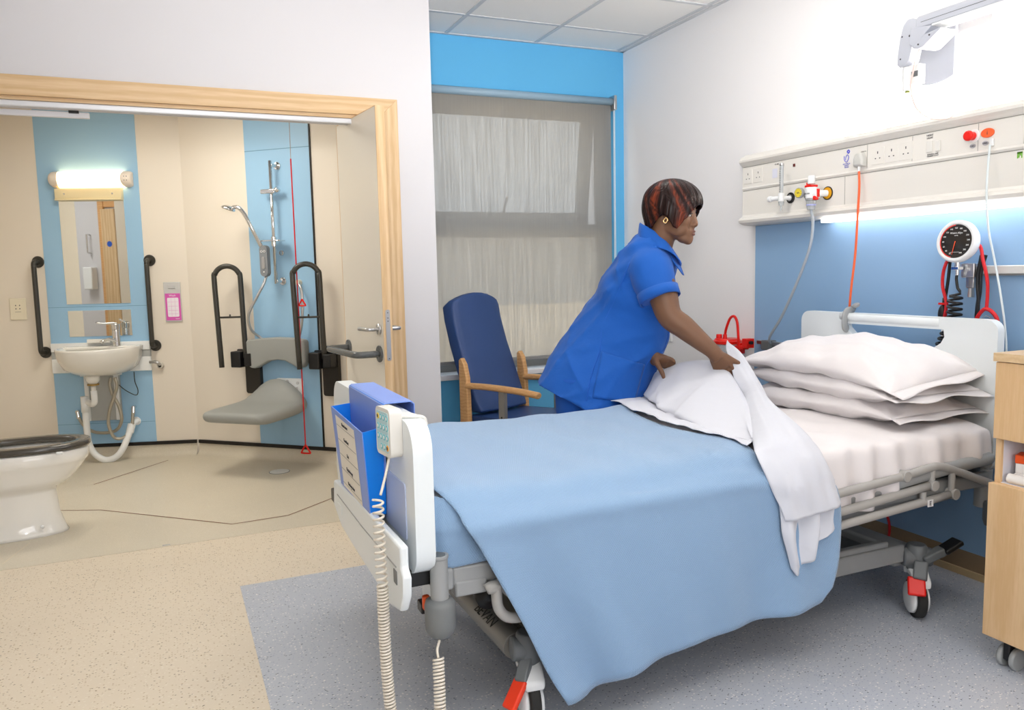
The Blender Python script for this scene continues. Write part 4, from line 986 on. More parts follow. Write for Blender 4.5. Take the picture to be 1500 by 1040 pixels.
B().prism(rrect(2.50, 2.56, .50, .53, .004), pyz, .4765, .4785).obj('flap_badge', M_bedw, bed, bevel=.001)
B().tube([(.4775, 2.56, .555), (.4775, 2.2, .55), (.4775, 1.84, .555)], .0018, seg=6, smooth=False).obj('flap_groove', M_grey, bed)
B().box(.5, .585, 1.9, 2.8, .47, .515).obj('footboard_socket', M_blk, bed, bevel=.004)
# head board with hand slot
slot = [(2.61, 1.008), (2.605, .99), (2.575, .965), (2.54, .94), (2.50, .925), (2.22, .925), (2.17, .935), (2.14, .955), (2.125, .98), (2.13, 1.008)]
B().prism(rrect(1.91, 2.875, .50, 1.055, [.045, .045, .03, .03], 6), pyz, 2.738, 2.775, holes=[slot]).obj('headboard', M_bedw, bed, bevel=.012, seg=4)
B().tube([(2.750, 2.64, 1.040), (2.748, 2.57, 1.034), (2.748, 2.36, 1.034), (2.748, 2.15, 1.034)], .019, seg=14, smooth=False).obj('headboard_handle', M_bedw, bed, smooth=True)
# frame
for s, yy in (('n', 1.905), ('f', 2.815)):
    B().box(.64, 2.70, yy-.014, yy+.014, .455, .508).obj('side_frame', M_grey, bed, bevel=.008, seg=3)
B().box(.66, 2.35, 1.915, 1.94, .415, .455).box(.66, 2.35, 2.78, 2.80, .415, .455).obj('lower_side_frame', mat('grey moulding', (142, 144, 144), .4), bed, bevel=.004)
B().box(.645, .735, 1.888, 1.93, .425, .468).obj('hinge_cover', M_grey, bed, bevel=.006)
B().tube([(2.22, 1.882, .530), (2.50, 1.882, .553), (2.66, 1.882, .560), (2.69, 1.90, .560), (2.69, 1.95, .555)], .020, seg=14, flat=1.1).obj('backrest_frame', M_grey, bed, smooth=True)
B().box(.588, .640, 1.88, 2.84, .452, .51).box(2.68, 2.73, 1.92, 2.83, .44, .50).obj('end_beam', M_grey, bed, bevel=.008, seg=3)
B().box(.66, 2.7, 1.93, 2.79, .50, .515).obj('mattress_platform', M_greyd, bed)
for yy in (1.882, 2.84):
    o = B().cyl((.600, yy, .42), (.600, yy, .543), .0235, seg=28).lathe([(.0245, .543), (.0262, .546), (.0255, .553), (.018, .553), (.017, .53)], (.600, yy, 0), seg=28).obj('corner_post', M_grey, bed, smooth=False, bevel=.001)
    B().lathe([(.0, .335), (.024, .335), (.034, .345), (.0395, .358), (.0405, .37), (.0405, .42), (.037, .432), (.026, .438), (0, .438)], (.600, yy, 0), seg=32).obj('corner_bumper', M_greym, bed, smooth=True)
B().cyl((.600, 1.882, .5535), (.600, 1.882, .531), .0172).obj('post_bore', M_greyd, bed)
B().box(.53, .552, 2.64, 2.70, .44, .53).obj('far_bumper', M_greym, bed, bevel=.01, seg=3)
for yy in (1.945, 2.81):
    B().cyl((2.742, yy, .36), (2.742, yy, .505), .030, seg=24).obj('headboard_post', M_grey, bed, bevel=.003)
    B().lathe([(.0, .30), (.03, .30), (.036, .32), (.036, .38), (.03, .39)], (2.742, yy-.045, 0)).obj('head_bumper', M_greyd, bed, smooth=True)
# side rails folded down (near, far)
for yy, far in ((1.868, 0), (2.86, 1)):
    b = B()
    b.tube([(.755, yy, .44), (.80, yy, .50) if far else (.76, yy, .45), (1.2, yy, .49), (1.8, yy, .525), (2.20, yy, .552), (2.36, yy, .569), (2.41, yy, .566), (2.5, yy, .538), (2.68, yy, .470)], .0145, seg=14)
    b.tube([(.756, yy, .455), (.752, yy, .42), (.757, yy, .385), (.775, yy, .360), (.80, yy, .350), (.84, yy, .349), (.95, yy, .356), (1.4, yy, .383), (1.83, yy, .418), (2.47, yy, .462)], .0145, seg=14)
    b.tube([(1.0, yy, .42), (1.8, yy, .462), (2.37, yy, .507)], .0145, seg=14)
    sr0 = b.obj('side_rail', mat('grey rail tube', (168, 166, 162), .32), bed, smooth=True)
    for x, z0, z1 in ((2.37, .50, .565), (2.47, .46, .545), (2.33, .455, .49), (1.3, .38, .49)): B().cyl((x, yy, z0), (x, yy, z1), .0115, seg=14).obj('rail_post', MATS['grey rail tube'], sr0)
    for x, z in ((2.37, .507), (2.475, .463), (2.235, .556)): B().cyl((x, yy-.018, z), (x, yy+.018, z), .0190, seg=20).obj('rail_joint', MATS['grey rail tube'], sr0, bevel=.002)
o = B().box(2.335, 2.362, 1.8515, 1.8535, .438, .462).obj('letter_sticker', M_wt, bed, bevel=.0005)
text('sticker_letter', 'E', .022, frameM((2.348, 1.851, .450), (1, 0, 0), (0, 0, 1)), M_dark, o)
B().cyl((1.92, 1.93, .36), (1.92, 1.93, .40), .008).obj('release_pin', M_blk, bed)
# undercarriage
B().tube([(.855, 1.99, .205), (.855, 2.78, .205)], .038, seg=28, smooth=False).obj('foot_cross_beam', M_steel if 0 else mat('steel beam', (138, 136, 130), .38, .25), bed, smooth=False, bevel=.002)
B().box(.90, .945, 1.99, 2.76, .195, .235).obj('beam_guide', mat('steel guide', (150, 146, 136), .35, .3), bed, bevel=.004)
B().box(2.36, 2.45, 2.0, 2.76, .17, .245).obj('head_cross_beam', M_grey, bed, bevel=.01, seg=3)
for yy in (1.985, 2.74):
    B().box(.92, 2.37, yy-.02, yy+.03, .20, .265).box(.92, 2.30, yy-.012, yy+.02, .262, .285).obj('base_rail', MATS['grey moulding'], bed, bevel=.007, seg=3)
B().box(1.15, 2.34, 2.03, 2.70, .185, .225).obj('base_tray', M_greyd, bed, bevel=.006)
B().prism(rrect(1.75, 2.25, 2.12, 2.6, .09), lambda u, v, d: (u, v, d), .225, .27).obj('motor_housing', M_greyd, bed, bevel=.02, seg=3, smooth=True)
B().cyl((2.15, 2.18, .27), (2.15, 2.18, .278), .02).obj('housing_bolt', M_chrome, bed)
for x in (1.05, 2.05):
    B().box(x-.06, x+.06, 2.30, 2.42, .22, .455).obj('lift_column', M_grey, bed, bevel=.01)
B().tube([(.70, 2.1, .40), (.85, 2.12, .36), (1.0, 2.2, .30)], .02).cyl((.78, 2.0, .36), (.79, 2.06, .36), .035).obj('actuator', M_blk, bed, smooth=True)
B().box(.572, .592, 1.935, 1.955, .385, .425).obj('orange_handle', mat('orange handle', (235, 88, 30), .4), bed, bevel=.006)
B().box(.57, .62, 1.95, 1.99, .37, .40).obj('handle_bracket', M_blk, bed, bevel=.004)
# handwriting on the beam
a = math.radians(60)
nb = V((-math.sin(math.radians(40)), 0, math.cos(math.radians(40))))
text('beam_writing', 'BEVAN', .046, frameM(V((.855, 2.16, .205))+nb*.0386, (0, -1, 0), nb.cross(V((0, -1, 0)))*-1*-1), M_blk, bed, shear=.25)
# castors
def castor(x, y, yaw, foot):
    R = Matrix.Translation((x, y, 0)) @ Matrix.Rotation(yaw, 4, 'Z')
    cs = B(R).lathe([(0, .265), (.03, .265), (.036, .255), (.036, .19), (.03, .17), (0, .17)], (0, 0, 0)).obj('castor', M_greyd, bed, smooth=False, bevel=.003)
    B(R).cyl((-.012, -.016, .072), (-.012, .016, .072), .072, seg=40).obj('tyre', M_tyre, cs, bevel=.006, seg=3)
    for s in (-1, 1): B(R).lathe([(.056, .0), (.054, .012), (.03, .018), (0, .018)], (-.012, s*.015, .072), (0, s, 0), seg=36).obj('wheel_cover', M_plas, cs, smooth=True)
    B(R).prism([(-.07, .12), (-.03, .152), (.02, .16), (.038, .14), (.04, .17), (.03, .19), (-.03, .18), (-.07, .145)], lambda u, v, d: (u, d, v), -.03, .03).obj('fork', M_plas, cs, bevel=.008, seg=3)
    B(R).cyl((0, -.05, .218), (0, .05, .218), .034, seg=24).obj('pedal_hub', M_greyd, cs, bevel=.006)
    B(R).cyl((0, -.052, .218), (0, -.049, .218), .014, seg=20).obj('hub_bore', M_blk, cs)
    return R, cs
R1, c1_ = castor(2.415, 1.955, math.radians(60), 0)
def pedal(name, p0, p1, w0, th, m, parent):
    p0, p1 = V(p0), V(p1); ax = (p1-p0).normalized(); side = ax.cross(V((0, 0, 1))).normalized(); n = side.cross(ax)
    B().loft([[p+side*sx*w0/2+n*sz*th/2 for sx, sz in ((-1, -1), (1, -1), (1, 1), (-1, 1))] for p in (p0, p1)]).obj(name, m, parent, bevel=.006, seg=3)
pedal('pedal_arm', (2.41, 1.925, .215), (2.480, 1.90, .248), .040, .030, M_greyd, c1_)
pedal('black_pedal', (2.475, 1.90, .245), (2.540, 1.885, .278), .055, .018, M_blk, c1_)
pedal('pedal_arm', (2.405, 1.925, .21), (2.375, 1.905, .155), .045, .030, M_greyd, c1_)
pedal('red_pedal', (2.375, 1.92, .16), (2.345, 1.890, .108), .058, .018, M_red, c1_)
R2, c2_ = castor(.875, 1.945, math.radians(80), 1)
pedal('pedal_arm', (.865, 1.93, .20), (.83, 1.90, .145), .036, .024, M_greyd, c2_)
pedal('red_pedal', (.835, 1.905, .150), (.785, 1.885, .085), .045, .018, mat('orange red pedal', (238, 60, 24), .4), c2_)
castor(.86, 2.77, math.radians(100), 1); castor(2.42, 2.77, math.radians(80), 0)

hk = B().tube([(2.742, 2.60, .985), (2.725, 2.60, .99), (2.722, 2.60, 1.035), (2.735, 2.60, 1.062), (2.765, 2.60, 1.068), (2.775, 2.60, 1.08), (2.765, 2.58, 1.09), (2.75, 2.565, 1.085)], .008, seg=10, flat=2.0).obj('bed_hook', M_grey, smooth=True)
tag(hk, 'small grey hook clipped over the headboard top bar', 'hook')

# mattress + fitted sheet
mt = B().prism(rrect(.625, 2.70, 1.925, 2.80, .06), lambda u, v, d: (u, v, d), .515, .672).obj('mattress', M_sheet, bevel=.02, seg=3, smooth=True)
tag(mt, 'mattress of the hospital bed, covered by the white sheet and blue blanket', 'mattress')
def sheet_bottom():
    xs = np.linspace(1.35, 2.715, 170); A = []
    rng = np.random.RandomState(3)
    ph = rng.rand(8)*6
    prof = [(2.80, .676), (2.60, .684), (2.35, .686), (2.10, .684), (1.96, .680), (1.915, .670), (1.898, .645), (1.893, .60), (1.890, .55), (1.888, .50)]
    P = catmull(np.array(prof), 5)
    for (y, z) in P:
        row = []
        for x in xs:
            t = max(0, min(1, (1.93-y)/.03))
            dn = max(0, min(1, (.665-z)/.12))
            zl = .455 if x < 2.12 else .455+(.57-.455)*min(1, (x-2.12)/.25)
            zz = z if z > .64 else .64-(.64-z)*(.64-zl)/(.64-.50)
            pl = math.sin(x*62+ph[0])*.5+math.sin(x*38+ph[1]+1.5*math.sin(x*9))*.7
            yy = y-(.007+.006*dn)*pl*t*(1 if x > 1.8 else .3)-.006*t
            top = (1-t)*(.003*math.sin(x*30+y*14)+.003*math.sin(x*11-y*23))
            endr = max(0, (x-2.66)/.055)
            row.append((x-.03*endr*endr*(1-t), yy+.02*endr**3*t, zz+top-.03*endr**3*(1-t)))
        A.append(row)
    # head end
    return np.array(A)
bs2 = B().gridpts(sheet_bottom())
o = bs2.obj('bottom_sheet', M_pillow, smooth=True, solid=.003)
tag(o, 'white bottom sheet with pleated drop over the mattress side at the head', 'sheet')

# ------------------------------------------------------------------ pillows
def pillow(name, lab, c, L, W, H, rot, tilt=0., sag=0., seed=0, open_end=True, up=.0, tag_group='white pillows stacked against the headboard'):
    """L along local x, W along local y; pinched corners, seams, open pillowcase end at +x"""
    rng = np.random.RandomState(seed); n, m = 44, 34
    def hgt(u, v):
        e = max(0, (1-abs(u)**2.6))**.55*max(0, (1-abs(v)**2.4))**.55
        return e
    M = Matrix.Translation(c) @ Matrix.Rotation(rot, 4, 'Z') @ Matrix.Rotation(tilt, 4, 'Y') @ Matrix.Rotation(up, 4, 'X')
    b = B(M); ph = rng.rand(12)*6.28
    def pt(u, v, s):
        pin = 1-.10*(1-abs(v))*0
        x = L/2*u*(1-.055*(1-abs(u))*0); 
        x = L/2*u*(1+.035*abs(v)**3-.02); y = W/2*v*(1+.06*abs(u)**3-.035)
        h = H/2*hgt(u, v)
        wr = .006*math.sin(7*u+ph[0]+3*v)+.004*math.sin(13*v+ph[1]-4*u)+.004*math.sin(17*u+9*v+ph[2])
        # gathers running in from the corners
        for (cu, cv, k) in ((1, 1, 0), (1, -1, 1), (-1, 1, 2), (-1, -1, 3)):
            du, dv = cu-u, cv-v; r = math.hypot(du, dv); an = math.atan2(dv, du)
            wr += .007*math.exp(-(r/.55)**2)*math.sin(an*9+ph[k+4])
        z = s*(h+wr*min(1, h/(H*.2)))
        z += sag*(u*u)+ .006*math.sin(3*u+ph[3])
        return (x, y, z)
    us = np.sin(np.linspace(-PI/2, PI/2, n)); vs = np.sin(np.linspace(-PI/2, PI/2, m))
    top = np.array([[pt(u, v, 1) for v in vs] for u in us]); bot = np.array([[pt(u, v, -1) for v in vs] for u in us])
    b.gridpts(top); b.gridpts(bot)
    if open_end:   # loose flap of the pillowcase beyond the filling
        rows = []
        for k, ext in enumerate((0., .35, .7, 1.)):
            rows.append([(L/2*(1+.035*abs(v)**3-.02)+ext*.042*(1+.25*math.sin(5*v+ph[5])), W/2*v*(1+.025), sag+.006*math.sin(3+ph[3])+ext*(.006*math.sin(5*v+ph[6])-.012)) for v in np.linspace(-1, 1, 24)])
        b.gridpts(np.array(rows))
    o = b.obj(name, M_pillow, smooth=True, solid=.002)
    return tag(o, lab, 'pillow', tag_group)
pillow('pillow', 'white pillow at the bottom of the stack, flat on the sheet', (2.50, 2.365, .735), .775, .44, .125, -PI/2+.03, sag=-.012, seed=5)
pillow('pillow', 'white pillow in the middle of the stack, under the plump top one', (2.505, 2.36, .812), .78, .45, .125, -PI/2-.01, sag=-.015, seed=11, tilt=.015)
pillow('pillow', 'plump white top pillow with an open pillowcase end, leaning against the headboard', (2.505, 2.365, .898), .77, .47, .150, -PI/2+.03, sag=-.035, seed=21, up=.10, tilt=.055)

# ------------------------------------------------------------------ blue blanket
def blanket():
    NU = 90
    rows_top = [(2.925, .47, .66, 1.74), (2.905, .58, .65, 1.74), (2.88, .655, .64, 1.74), (2.82, .697, .61, 1.73), (2.60, .700, .605, 1.665), (2.40, .702, .605, 1.64), (2.22, .702, .605, 1.64), (2.08, .700, .61, 1.68), (1.98, .696, .62, 1.67), (1.925, .684, .63, 1.66), (1.885, .655, .65, 1.68)]
    side = [(.62, .665, 1.80), (.57, .695, 1.885), (.50, .730, 1.915), (.41, .775, 1.92), (.32, .818, 1.915), (.20, .870, 1.90), (.10, .925, 1.875)]
    zb = lambda x: float(np.interp(x, [.92, 1.0, 1.1, 1.33, 1.58, 1.72, 1.83, 1.88, 1.92], [.105, .10, .135, .175, .19, .195, .21, .26, .30]))
    A = []
    for (y, z, xl, xr) in rows_top:
        A.append([(xl+(xr-xl)*u, y, z) for u in np.linspace(0, 1, NU)])
    for k, (z, xl, xr) in enumerate(side):
        row = []; v = (.655-z)/(.655-.10)
        for u in np.linspace(0, 1, NU):
            x = xl+(xr-xl)*u
            zend = zb(.925+(1.875-.925)*u)
            zz = .655-(.655-zend)*v
            fold = .012*math.sin(9*u+2.2*v)+.008*math.sin(19*u+1.)+.006*math.sin(31*u-2*v)
            edge = math.exp(-(u/.07)**2)
            y = 1.842-.018*v+fold*v-.045*edge*v*(1-.3*v)+.02*math.exp(-((u-.12)/.05)**2)*v
            row.append((x, y, zz))
        A.append(row)
    A = catmull(np.array(A), 5)
    # soft dips and ridges on top
    for i in range(A.shape[0]):
        for j in range(A.shape[1]):
            x, y, z = A[i, j]
            if z > .64:
                A[i, j, 2] += .004*math.sin(7*x+5*y)+.003*math.sin(15*x-11*y)+.002*math.sin(31*x+6*y)
    return A
b = B().gridpts(blanket())
# tucked corner at the foot end, under the hanging part
net = [[(.597, 2.84, z), (.596, 2.4, z), (.596, 1.96, z), (.606, 1.905, z), (.64, 1.890, z), (.70, 1.886, z), (.76, 1.886, z), (.84, 1.890, z)] for z in (.695, .62, .59, .54)]
net[0] = [(.612, 2.82, .690), (.612, 2.4, .690), (.612, 1.99, .688), (.622, 1.94, .686), (.645, 1.915, .682), (.69, 1.902, .668), (.74, 1.898, .645), (.80, 1.896, .62)]
net.append([(.597, 2.84, .505), (.597, 2.4, .505), (.597, 1.96, .505), (.607, 1.905, .505), (.64, 1.891, .508), (.72, 1.889, .512), (.80, 1.888, .514), (.90, 1.888, .50)])
b.net(net, 4, 5)
o = b.obj('blanket', M_blanket, smooth=True, solid=.004)
tag(o, 'pale blue knitted blanket spread over the bed and hanging down its near side', 'blanket')

# ------------------------------------------------------------------ top sheet being turned back
def topsheet():
    b = B()
    # raised part: fringe on the blanket, base on the bed, up to the hands
    r0 = [(1.70, 2.87, .716), (1.672, 2.66, .713), (1.642, 2.44, .716), (1.632, 2.26, .712), (1.650, 2.10, .714), (1.655, 1.95, .706)]
    r0b = [(1.79, 2.90, .712), (1.735, 2.68, .722), (1.690, 2.47, .712), (1.668, 2.28, .722), (1.672, 2.12, .712), (1.672, 1.96, .712)]
    r1 = [(1.895, 2.94, .710), (1.815, 2.70, .708), (1.750, 2.50, .708), (1.690, 2.31, .708), (1.680, 2.14, .708), (1.678, 1.975, .712)]
    top = [(1.965, 2.955, .800), (1.993, 2.89, .832), (2.030, 2.78, .870), (2.100, 2.655, .865), (1.945, 2.34, .775), (1.70, 1.99, .722)]
    def mix(f, bulge, up=0):
        return [tuple(a*(1-f)+c*f for a, c in zip(p, q)) for p, q in zip(r1, top)]
    m1 = mix(.12, 0); m2 = mix(.4, 0); m3 = mix(.72, 0)
    off = lambda r, dx, dz: [(p[0]+dx*w, p[1], p[2]+dz*w) for p, w in zip(r, (.3, .8, 1.0, 1.0, .8, .0))]
    m1 = off(m1, -.030, .004); m2 = off(m2, -.026, -.002); m3 = off(m3, -.010, .0)
    back = [(2.03, 2.97, .74), (2.06, 2.88, .76), (2.11, 2.75, .79), (2.12, 2.61, .80), (1.99, 2.36, .76), (1.78, 2.02, .712)]
    A = catmull(np.array([r0, r0b, r1, m1, m2, m3, top, back]), 8); A = np.swapaxes(catmull(np.swapaxes(A, 0, 1), 10), 0, 1)
    n, m = A.shape[:2]
    for i in range(n):
        for j in range(m):
            s = j/m; t = i/n
            A[i, j, 0] += (.009*math.sin(13*s+4*t)+.006*math.sin(27*s-8*t)-.016*(1-abs(math.sin(6*s+2.2*t+.4)))**5-.012*(1-abs(math.sin(9.5*s-3.5*t)))**6+.010*(1-abs(math.sin(4*s-5*t+1.)))**7)*(math.sin(PI*min(1, t*1.1)) if t > .2 else .25)
            if t < .24: A[i, j, 2] += .004*abs(math.sin(30*s+8*t)); A[i, j, 0] += .008*math.sin(24*s)*(1-t/.24)
    b.gridpts(A)
    return b
def roll():
    b = B()
    L = [(2.080, 2.600, .960), (2.094, 2.585, .870), (2.070, 2.50, .775), (1.925, 2.29, .750), (1.672, 1.955, .722), (1.622, 1.868, .690), (1.632, 1.826, .62), (1.655, 1.815, .56), (1.678, 1.808, .498)]
    R = [(2.092, 2.602, .960), (2.150, 2.585, .900), (2.175, 2.50, .800), (2.045, 2.28, .760), (1.885, 1.965, .728), (1.868, 1.868, .690), (1.872, 1.826, .63), (1.883, 1.815, .58), (1.897, 1.808, .522)]
    rows = []
    for k, (l, r) in enumerate(zip(L, R)):
        l, r = V(l), V(r); row = []
        under = V((0, .0, -.03)) if k < 5 else V((0, .022, 0))
        outd = V((0, -.3, 1)).normalized() if k < 4 else (V((0, -.7, .7)) if k == 4 else V((0, -1, 0)))
        amp = (.010, .022, .026, .03, .03, .022, .018, .016, .015)[k]
        row.append(l+(r-l)*.10+under); row.append(l+under*.3)
        for f in (.2, .42, .65, .85): row.append(l+(r-l)*f+outd*amp*math.sin(PI*f)**.7)
        row.append(r+under*.3); row.append(r-(r-l)*.10+under)
        rows.append([tuple(p) for p in row])
    A = catmull(np.array(rows), 8); A = np.swapaxes(catmull(np.swapaxes(A, 0, 1), 6), 0, 1)
    n, m = A.shape[:2]
    for i in range(n):
        for j in range(m):
            s = j/m; t = i/n
            w = .004*math.sin(9*s+14*t)+.003*math.sin(23*t-12*s)+.003*math.sin(40*s+5*t)*t
            A[i, j, 1] -= w*.8; A[i, j, 2] += w*.6*(1 if t < .55 else .1)
    b.gridpts(A)
    # the folded under-layer showing below the hem
    net = [[(1.660, 1.832, .60), (1.70, 1.826, .60), (1.76, 1.822, .60), (1.81, 1.826, .60), (1.85, 1.822, .60), (1.885, 1.828, .60)],
           [(1.668, 1.826, .52), (1.70, 1.812, .52), (1.75, 1.834, .52), (1.80, 1.808, .52), (1.83, 1.832, .525), (1.874, 1.812, .535)],
           [(1.672, 1.822, .46), (1.70, 1.802, .45), (1.745, 1.836, .45), (1.795, 1.798, .455), (1.82, 1.830, .465), (1.862, 1.806, .48)],
           [(1.690, 1.820, .40), (1.71, 1.802, .39), (1.745, 1.832, .40), (1.785, 1.796, .405), (1.815, 1.822, .43), (1.868, 1.808, .445)],
           [(1.706, 1.818, .345), (1.722, 1.806, .322), (1.752, 1.826, .345), (1.785, 1.802, .362), (1.800, 1.818, .405), (1.846, 1.812, .425)]]
    b.net(net, 6, 6)
    return b
b = topsheet(); b2 = roll()
me_ = bpy.data.meshes.new('tmp'); b2.bm.to_mesh(me_); b.bm.from_mesh(me_)
o = b.obj('top_sheet', M_sheet, smooth=True, solid=.0025)
tag(o, 'white top sheet being lifted and folded back by the nurse, hanging over the bed side', 'sheet')

# ------------------------------------------------------------------ chart holder and handset on the footboard
M_pb = mat('periwinkle plastic', (122, 152, 226), .4); M_pb2 = mat('bright blue plastic', (0, 128, 236), .3)
_pre = set(bpy.data.objects)
fo = thing('chart_holder', 'blue plastic chart holder with a white label hooked over the footboard', 'document holder', (.47, 2.2, .7))
# front wall (slightly splayed), bottom, sides, back, hook over the board
def slab(name, pts, th, m, parent, bevel=.001):
    """quad pts extruded by vector th"""
    b = B(); th = V(th); b.loft([[V(p) for p in pts], [V(p)+th for p in pts]]); return b.obj(name, m, parent, bevel=bevel)
slab('front_panel', [(.437, 2.45, .855), (.437, 2.02, .845), (.455, 2.04, .605), (.455, 2.43, .605)], (.003, 0, 0), M_pb, fo)
slab('side_panel', [(.440, 2.021, .845), (.500, 2.022, .855), (.500, 2.04, .605), (.458, 2.041, .605)], (0, .003, 0), M_pb2, fo)
slab('side_panel', [(.440, 2.447, .855), (.500, 2.447, .86), (.500, 2.43, .605), (.458, 2.43, .605)], (0, -.003, 0), M_pb2, fo)
slab('back_panel', [(.499, 2.45, .918), (.499, 2.02, .918), (.499, 2.04, .605), (.499, 2.43, .605)], (.003, 0, 0), M_pb2, fo)
slab('base_panel', [(.455, 2.43, .605), (.455, 2.04, .605), (.502, 2.04, .605), (.502, 2.43, .605)], (0, 0, .003), M_pb2, fo)
B().loft([[(.497, y, .72), (.497, y, .914), (.505, y, .921), (.578, y, .921), (.588, y, .912), (.588, y, .80), (.585, y, .80), (.585, y, .911), (.577, y, .917), (.506, y, .917), (.501, y, .911), (.501, y, .72)] for y in (2.02, 2.45)]).obj('hook_strap', M_pb, fo, bevel=.001)
lp_n = V((-.24, 0, -.018)).normalized()
def onfront(y, z, off=.0008):
    t = (.850-z)/(.850-.605); return V((.437+.018*t-off, y, z))
slab('paper_label', [onfront(2.38, .838), onfront(2.12, .834), onfront(2.12, .612), onfront(2.375, .612)], (-.0005, 0, 0), mat('label paper', (236, 230, 218), .6), fo, 0)
for i, s_ in enumerate(['Named nurse', 'Consultant', 'Diet', 'Physiotherapy', 'Discharge date']):
    z = .822-i*.046; c = onfront(2.25, z, .0022)
    text('label_text', s_, .015, frameM(c, (0, -1, 0), (-.0735, 0, 1)), M_dark, fo)
    c = onfront(2.285, z-.012, .0018); B().box(c.x-.0003, c.x+.0003, 2.125, 2.372, c.z-.0005, c.z+.0005).obj('label_rule', M_line, fo)

def shift_new(d):
    for o in bpy.data.objects:
        if o not in _pre and o.parent is None: o.location = o.location+V(d)
shift_new((.026, .075, .0))
_pre = set(bpy.data.objects)
hs = thing('bed_handset', 'white bed control handset with round buttons hooked on the footboard, coiled cable', 'remote control', (.48, 1.93, .86))
HM = Matrix.Translation((.508, 1.985, .868)) @ Matrix.Scale(.88, 4) @ Matrix.Rotation(math.radians(6), 4, 'Z')
B(HM).prism(rrect(-.058, .058, -.075, .068, .018), lambda u, v, d: (d, u, v), -.016, .022).obj('handset_body', M_offw, hs, bevel=.006, seg=4)
kp = B(HM).prism(rrect(-.044, .048, -.062, .056, .008), lambda u, v, d: (d, u, v), -.0172, -.0158).obj('keypad', mat('pale cyan keypad', (190, 222, 228), .4), hs)
M_cy = mat('cyan key', (120, 196, 206), .4); M_ye = mat('yellow key', (240, 206, 60), .4); M_or = mat('orange key', (240, 170, 60), .4)
for r in range(4):
    for c in range(4):
        y, z = .034-c*.0235, .040-r*.029
        if r == 3 and c == 0: continue
        m_ = M_ye if (r, c) == (0, 0) else (M_or if (r, c) == (3, 3) else M_cy)
        k_ = B(HM).lathe([(.0092, 0), (.0092, .0012), (.0075, .0018), (0, .0018)], (-.017, y, z), (-1, 0, 0), seg=18).obj('key', m_, hs)
        B(HM).lathe([(.0052, .0018), (.0052, .0022), (0, .0022)], (-.017, y, z), (-1, 0, 0), seg=12).obj('key_symbol', M_plas if m_ == M_cy else M_dark, k_)
B().tube([(.508, 1.965, .915), (.525, 1.955, .908), (.56, 1.945, .905), (.590, 1.940, .90), (.597, 1.938, .88)], .005, seg=8).tube([(.508, 1.985, .915), (.53, 1.985, .908), (.565, 1.975, .905), (.592, 1.965, .895)], .005, seg=8).obj('hook', M_offw, hs, smooth=True)
# cable: straight lead, then coil down to the floor side and back up to the motor
def coil(path, r, turns, wire, n=10):
    P = catmull(np.array(path), 30); seglen = np.linalg.norm(np.diff(P, axis=0), axis=1); cum = np.concatenate([[0], np.cumsum(seglen)]); L = cum[-1]
    pts = []; N_ = int(turns*n)
    for i in range(N_+1):
        s = L*i/N_; k = min(len(P)-2, int(np.searchsorted(cum, s, side='right')-1)); f = (s-cum[k])/max(1e-9, seglen[k])
        c = P[k]+(P[k+1]-P[k])*f; t = V(P[k+1]-P[k]).normalized(); u = V((0, 1, 0)).cross(t)
        u = (u if u.length > .1 else V((1, 0, 0))).normalized(); w = t.cross(u); a = 2*PI*i/n
        pts.append(V(c)+u*math.cos(a)*r+w*math.sin(a)*r)
    return pts
M_coil = mat('ivory coiled lead', (226, 218, 204), .4)
co = B()
co.tube([(.505, 1.968, .805), (.485, 1.94, .76), (.462, 1.905, .722)], .0035, seg=7)
co.tube(coil([(.452, 1.894, .715), (.450, 1.885, .60), (.450, 1.875, .50)], .0125, 13, .0032, 12), .0032, seg=6, smooth=False)
co.tube(coil([(.450, 1.875, .50), (.450, 1.872, .35), (.452, 1.86, .22), (.458, 1.84, .12), (.475, 1.80, .06), (.51, 1.77, .05), (.54, 1.76, .09), (.555, 1.77, .20), (.568, 1.81, .315)], .0125, 96, .0032, 9), .0032, seg=6, smooth=False)
co.tube([(.568, 1.81, .315), (.572, 1.83, .325), (.582, 1.85, .33), (.594, 1.87, .34)], .0035, seg=7)
co.obj('coiled_cable', M_coil, hs, smooth=True)
# ------------------------------------------------------------------ the nurse
nu = thing('person', 'nurse in royal blue tunic with auburn-streaked bob, leaning over the bed holding the sheet', 'person', (1.72, 3.15, 0))
M_skin = mat('brown skin', (112, 78, 55), .5, bump=('noise', 140, .06, .002), sss=.08)
M_skinl = mat('brown lips', (108, 66, 54), .4)
M_tun = mat('royal blue cotton', (4, 84, 172), .8, sheen=.08, bump=('noise', 30, .25, .008))
M_tun2 = mat('royal blue piping', (20, 88, 182), .75)
F = V((.8, -.6, 0)); RT = V((-.6, -.8, 0))
# ---- head frame
HS = 1.05
hf = V((.64, -.77, 0)).normalized(); hr = V((hf.y, -hf.x, 0))
pitch = math.radians(9)
hx = (hf*math.cos(pitch)+V((0, 0, -1))*math.sin(pitch)).normalized(); hy = -hr; hz = hx.cross(hy).normalized()
HC = V((1.962, 2.806, 1.494))
HMt = Matrix(((hx.x*HS, hy.x*HS, hz.x*HS, HC.x), (hx.y*HS, hy.y*HS, hz.y*HS, HC.y), (hx.z*HS, hy.z*HS, hz.z*HS, HC.z), (0, 0, 0, 1)))
body = B(HMt)
E_ = body.ell
E_((-.012, 0, .045), (.100, .074, .084), seg=40, rings=24)
E_((.032, 0, .002), (.060, .062, .088), seg=32, rings=20)
E_((.040, 0, .050), (.052, .060, .050), seg=32, rings=20)
E_((.030, 0, -.060), (.052, .050, .040), seg=28, rings=16)
E_((.080, 0, -.099), (.018, .021, .016)); E_((.066, 0, -.090), (.034, .034, .022)); E_((.072, 0, -.075), (.026, .034, .024))
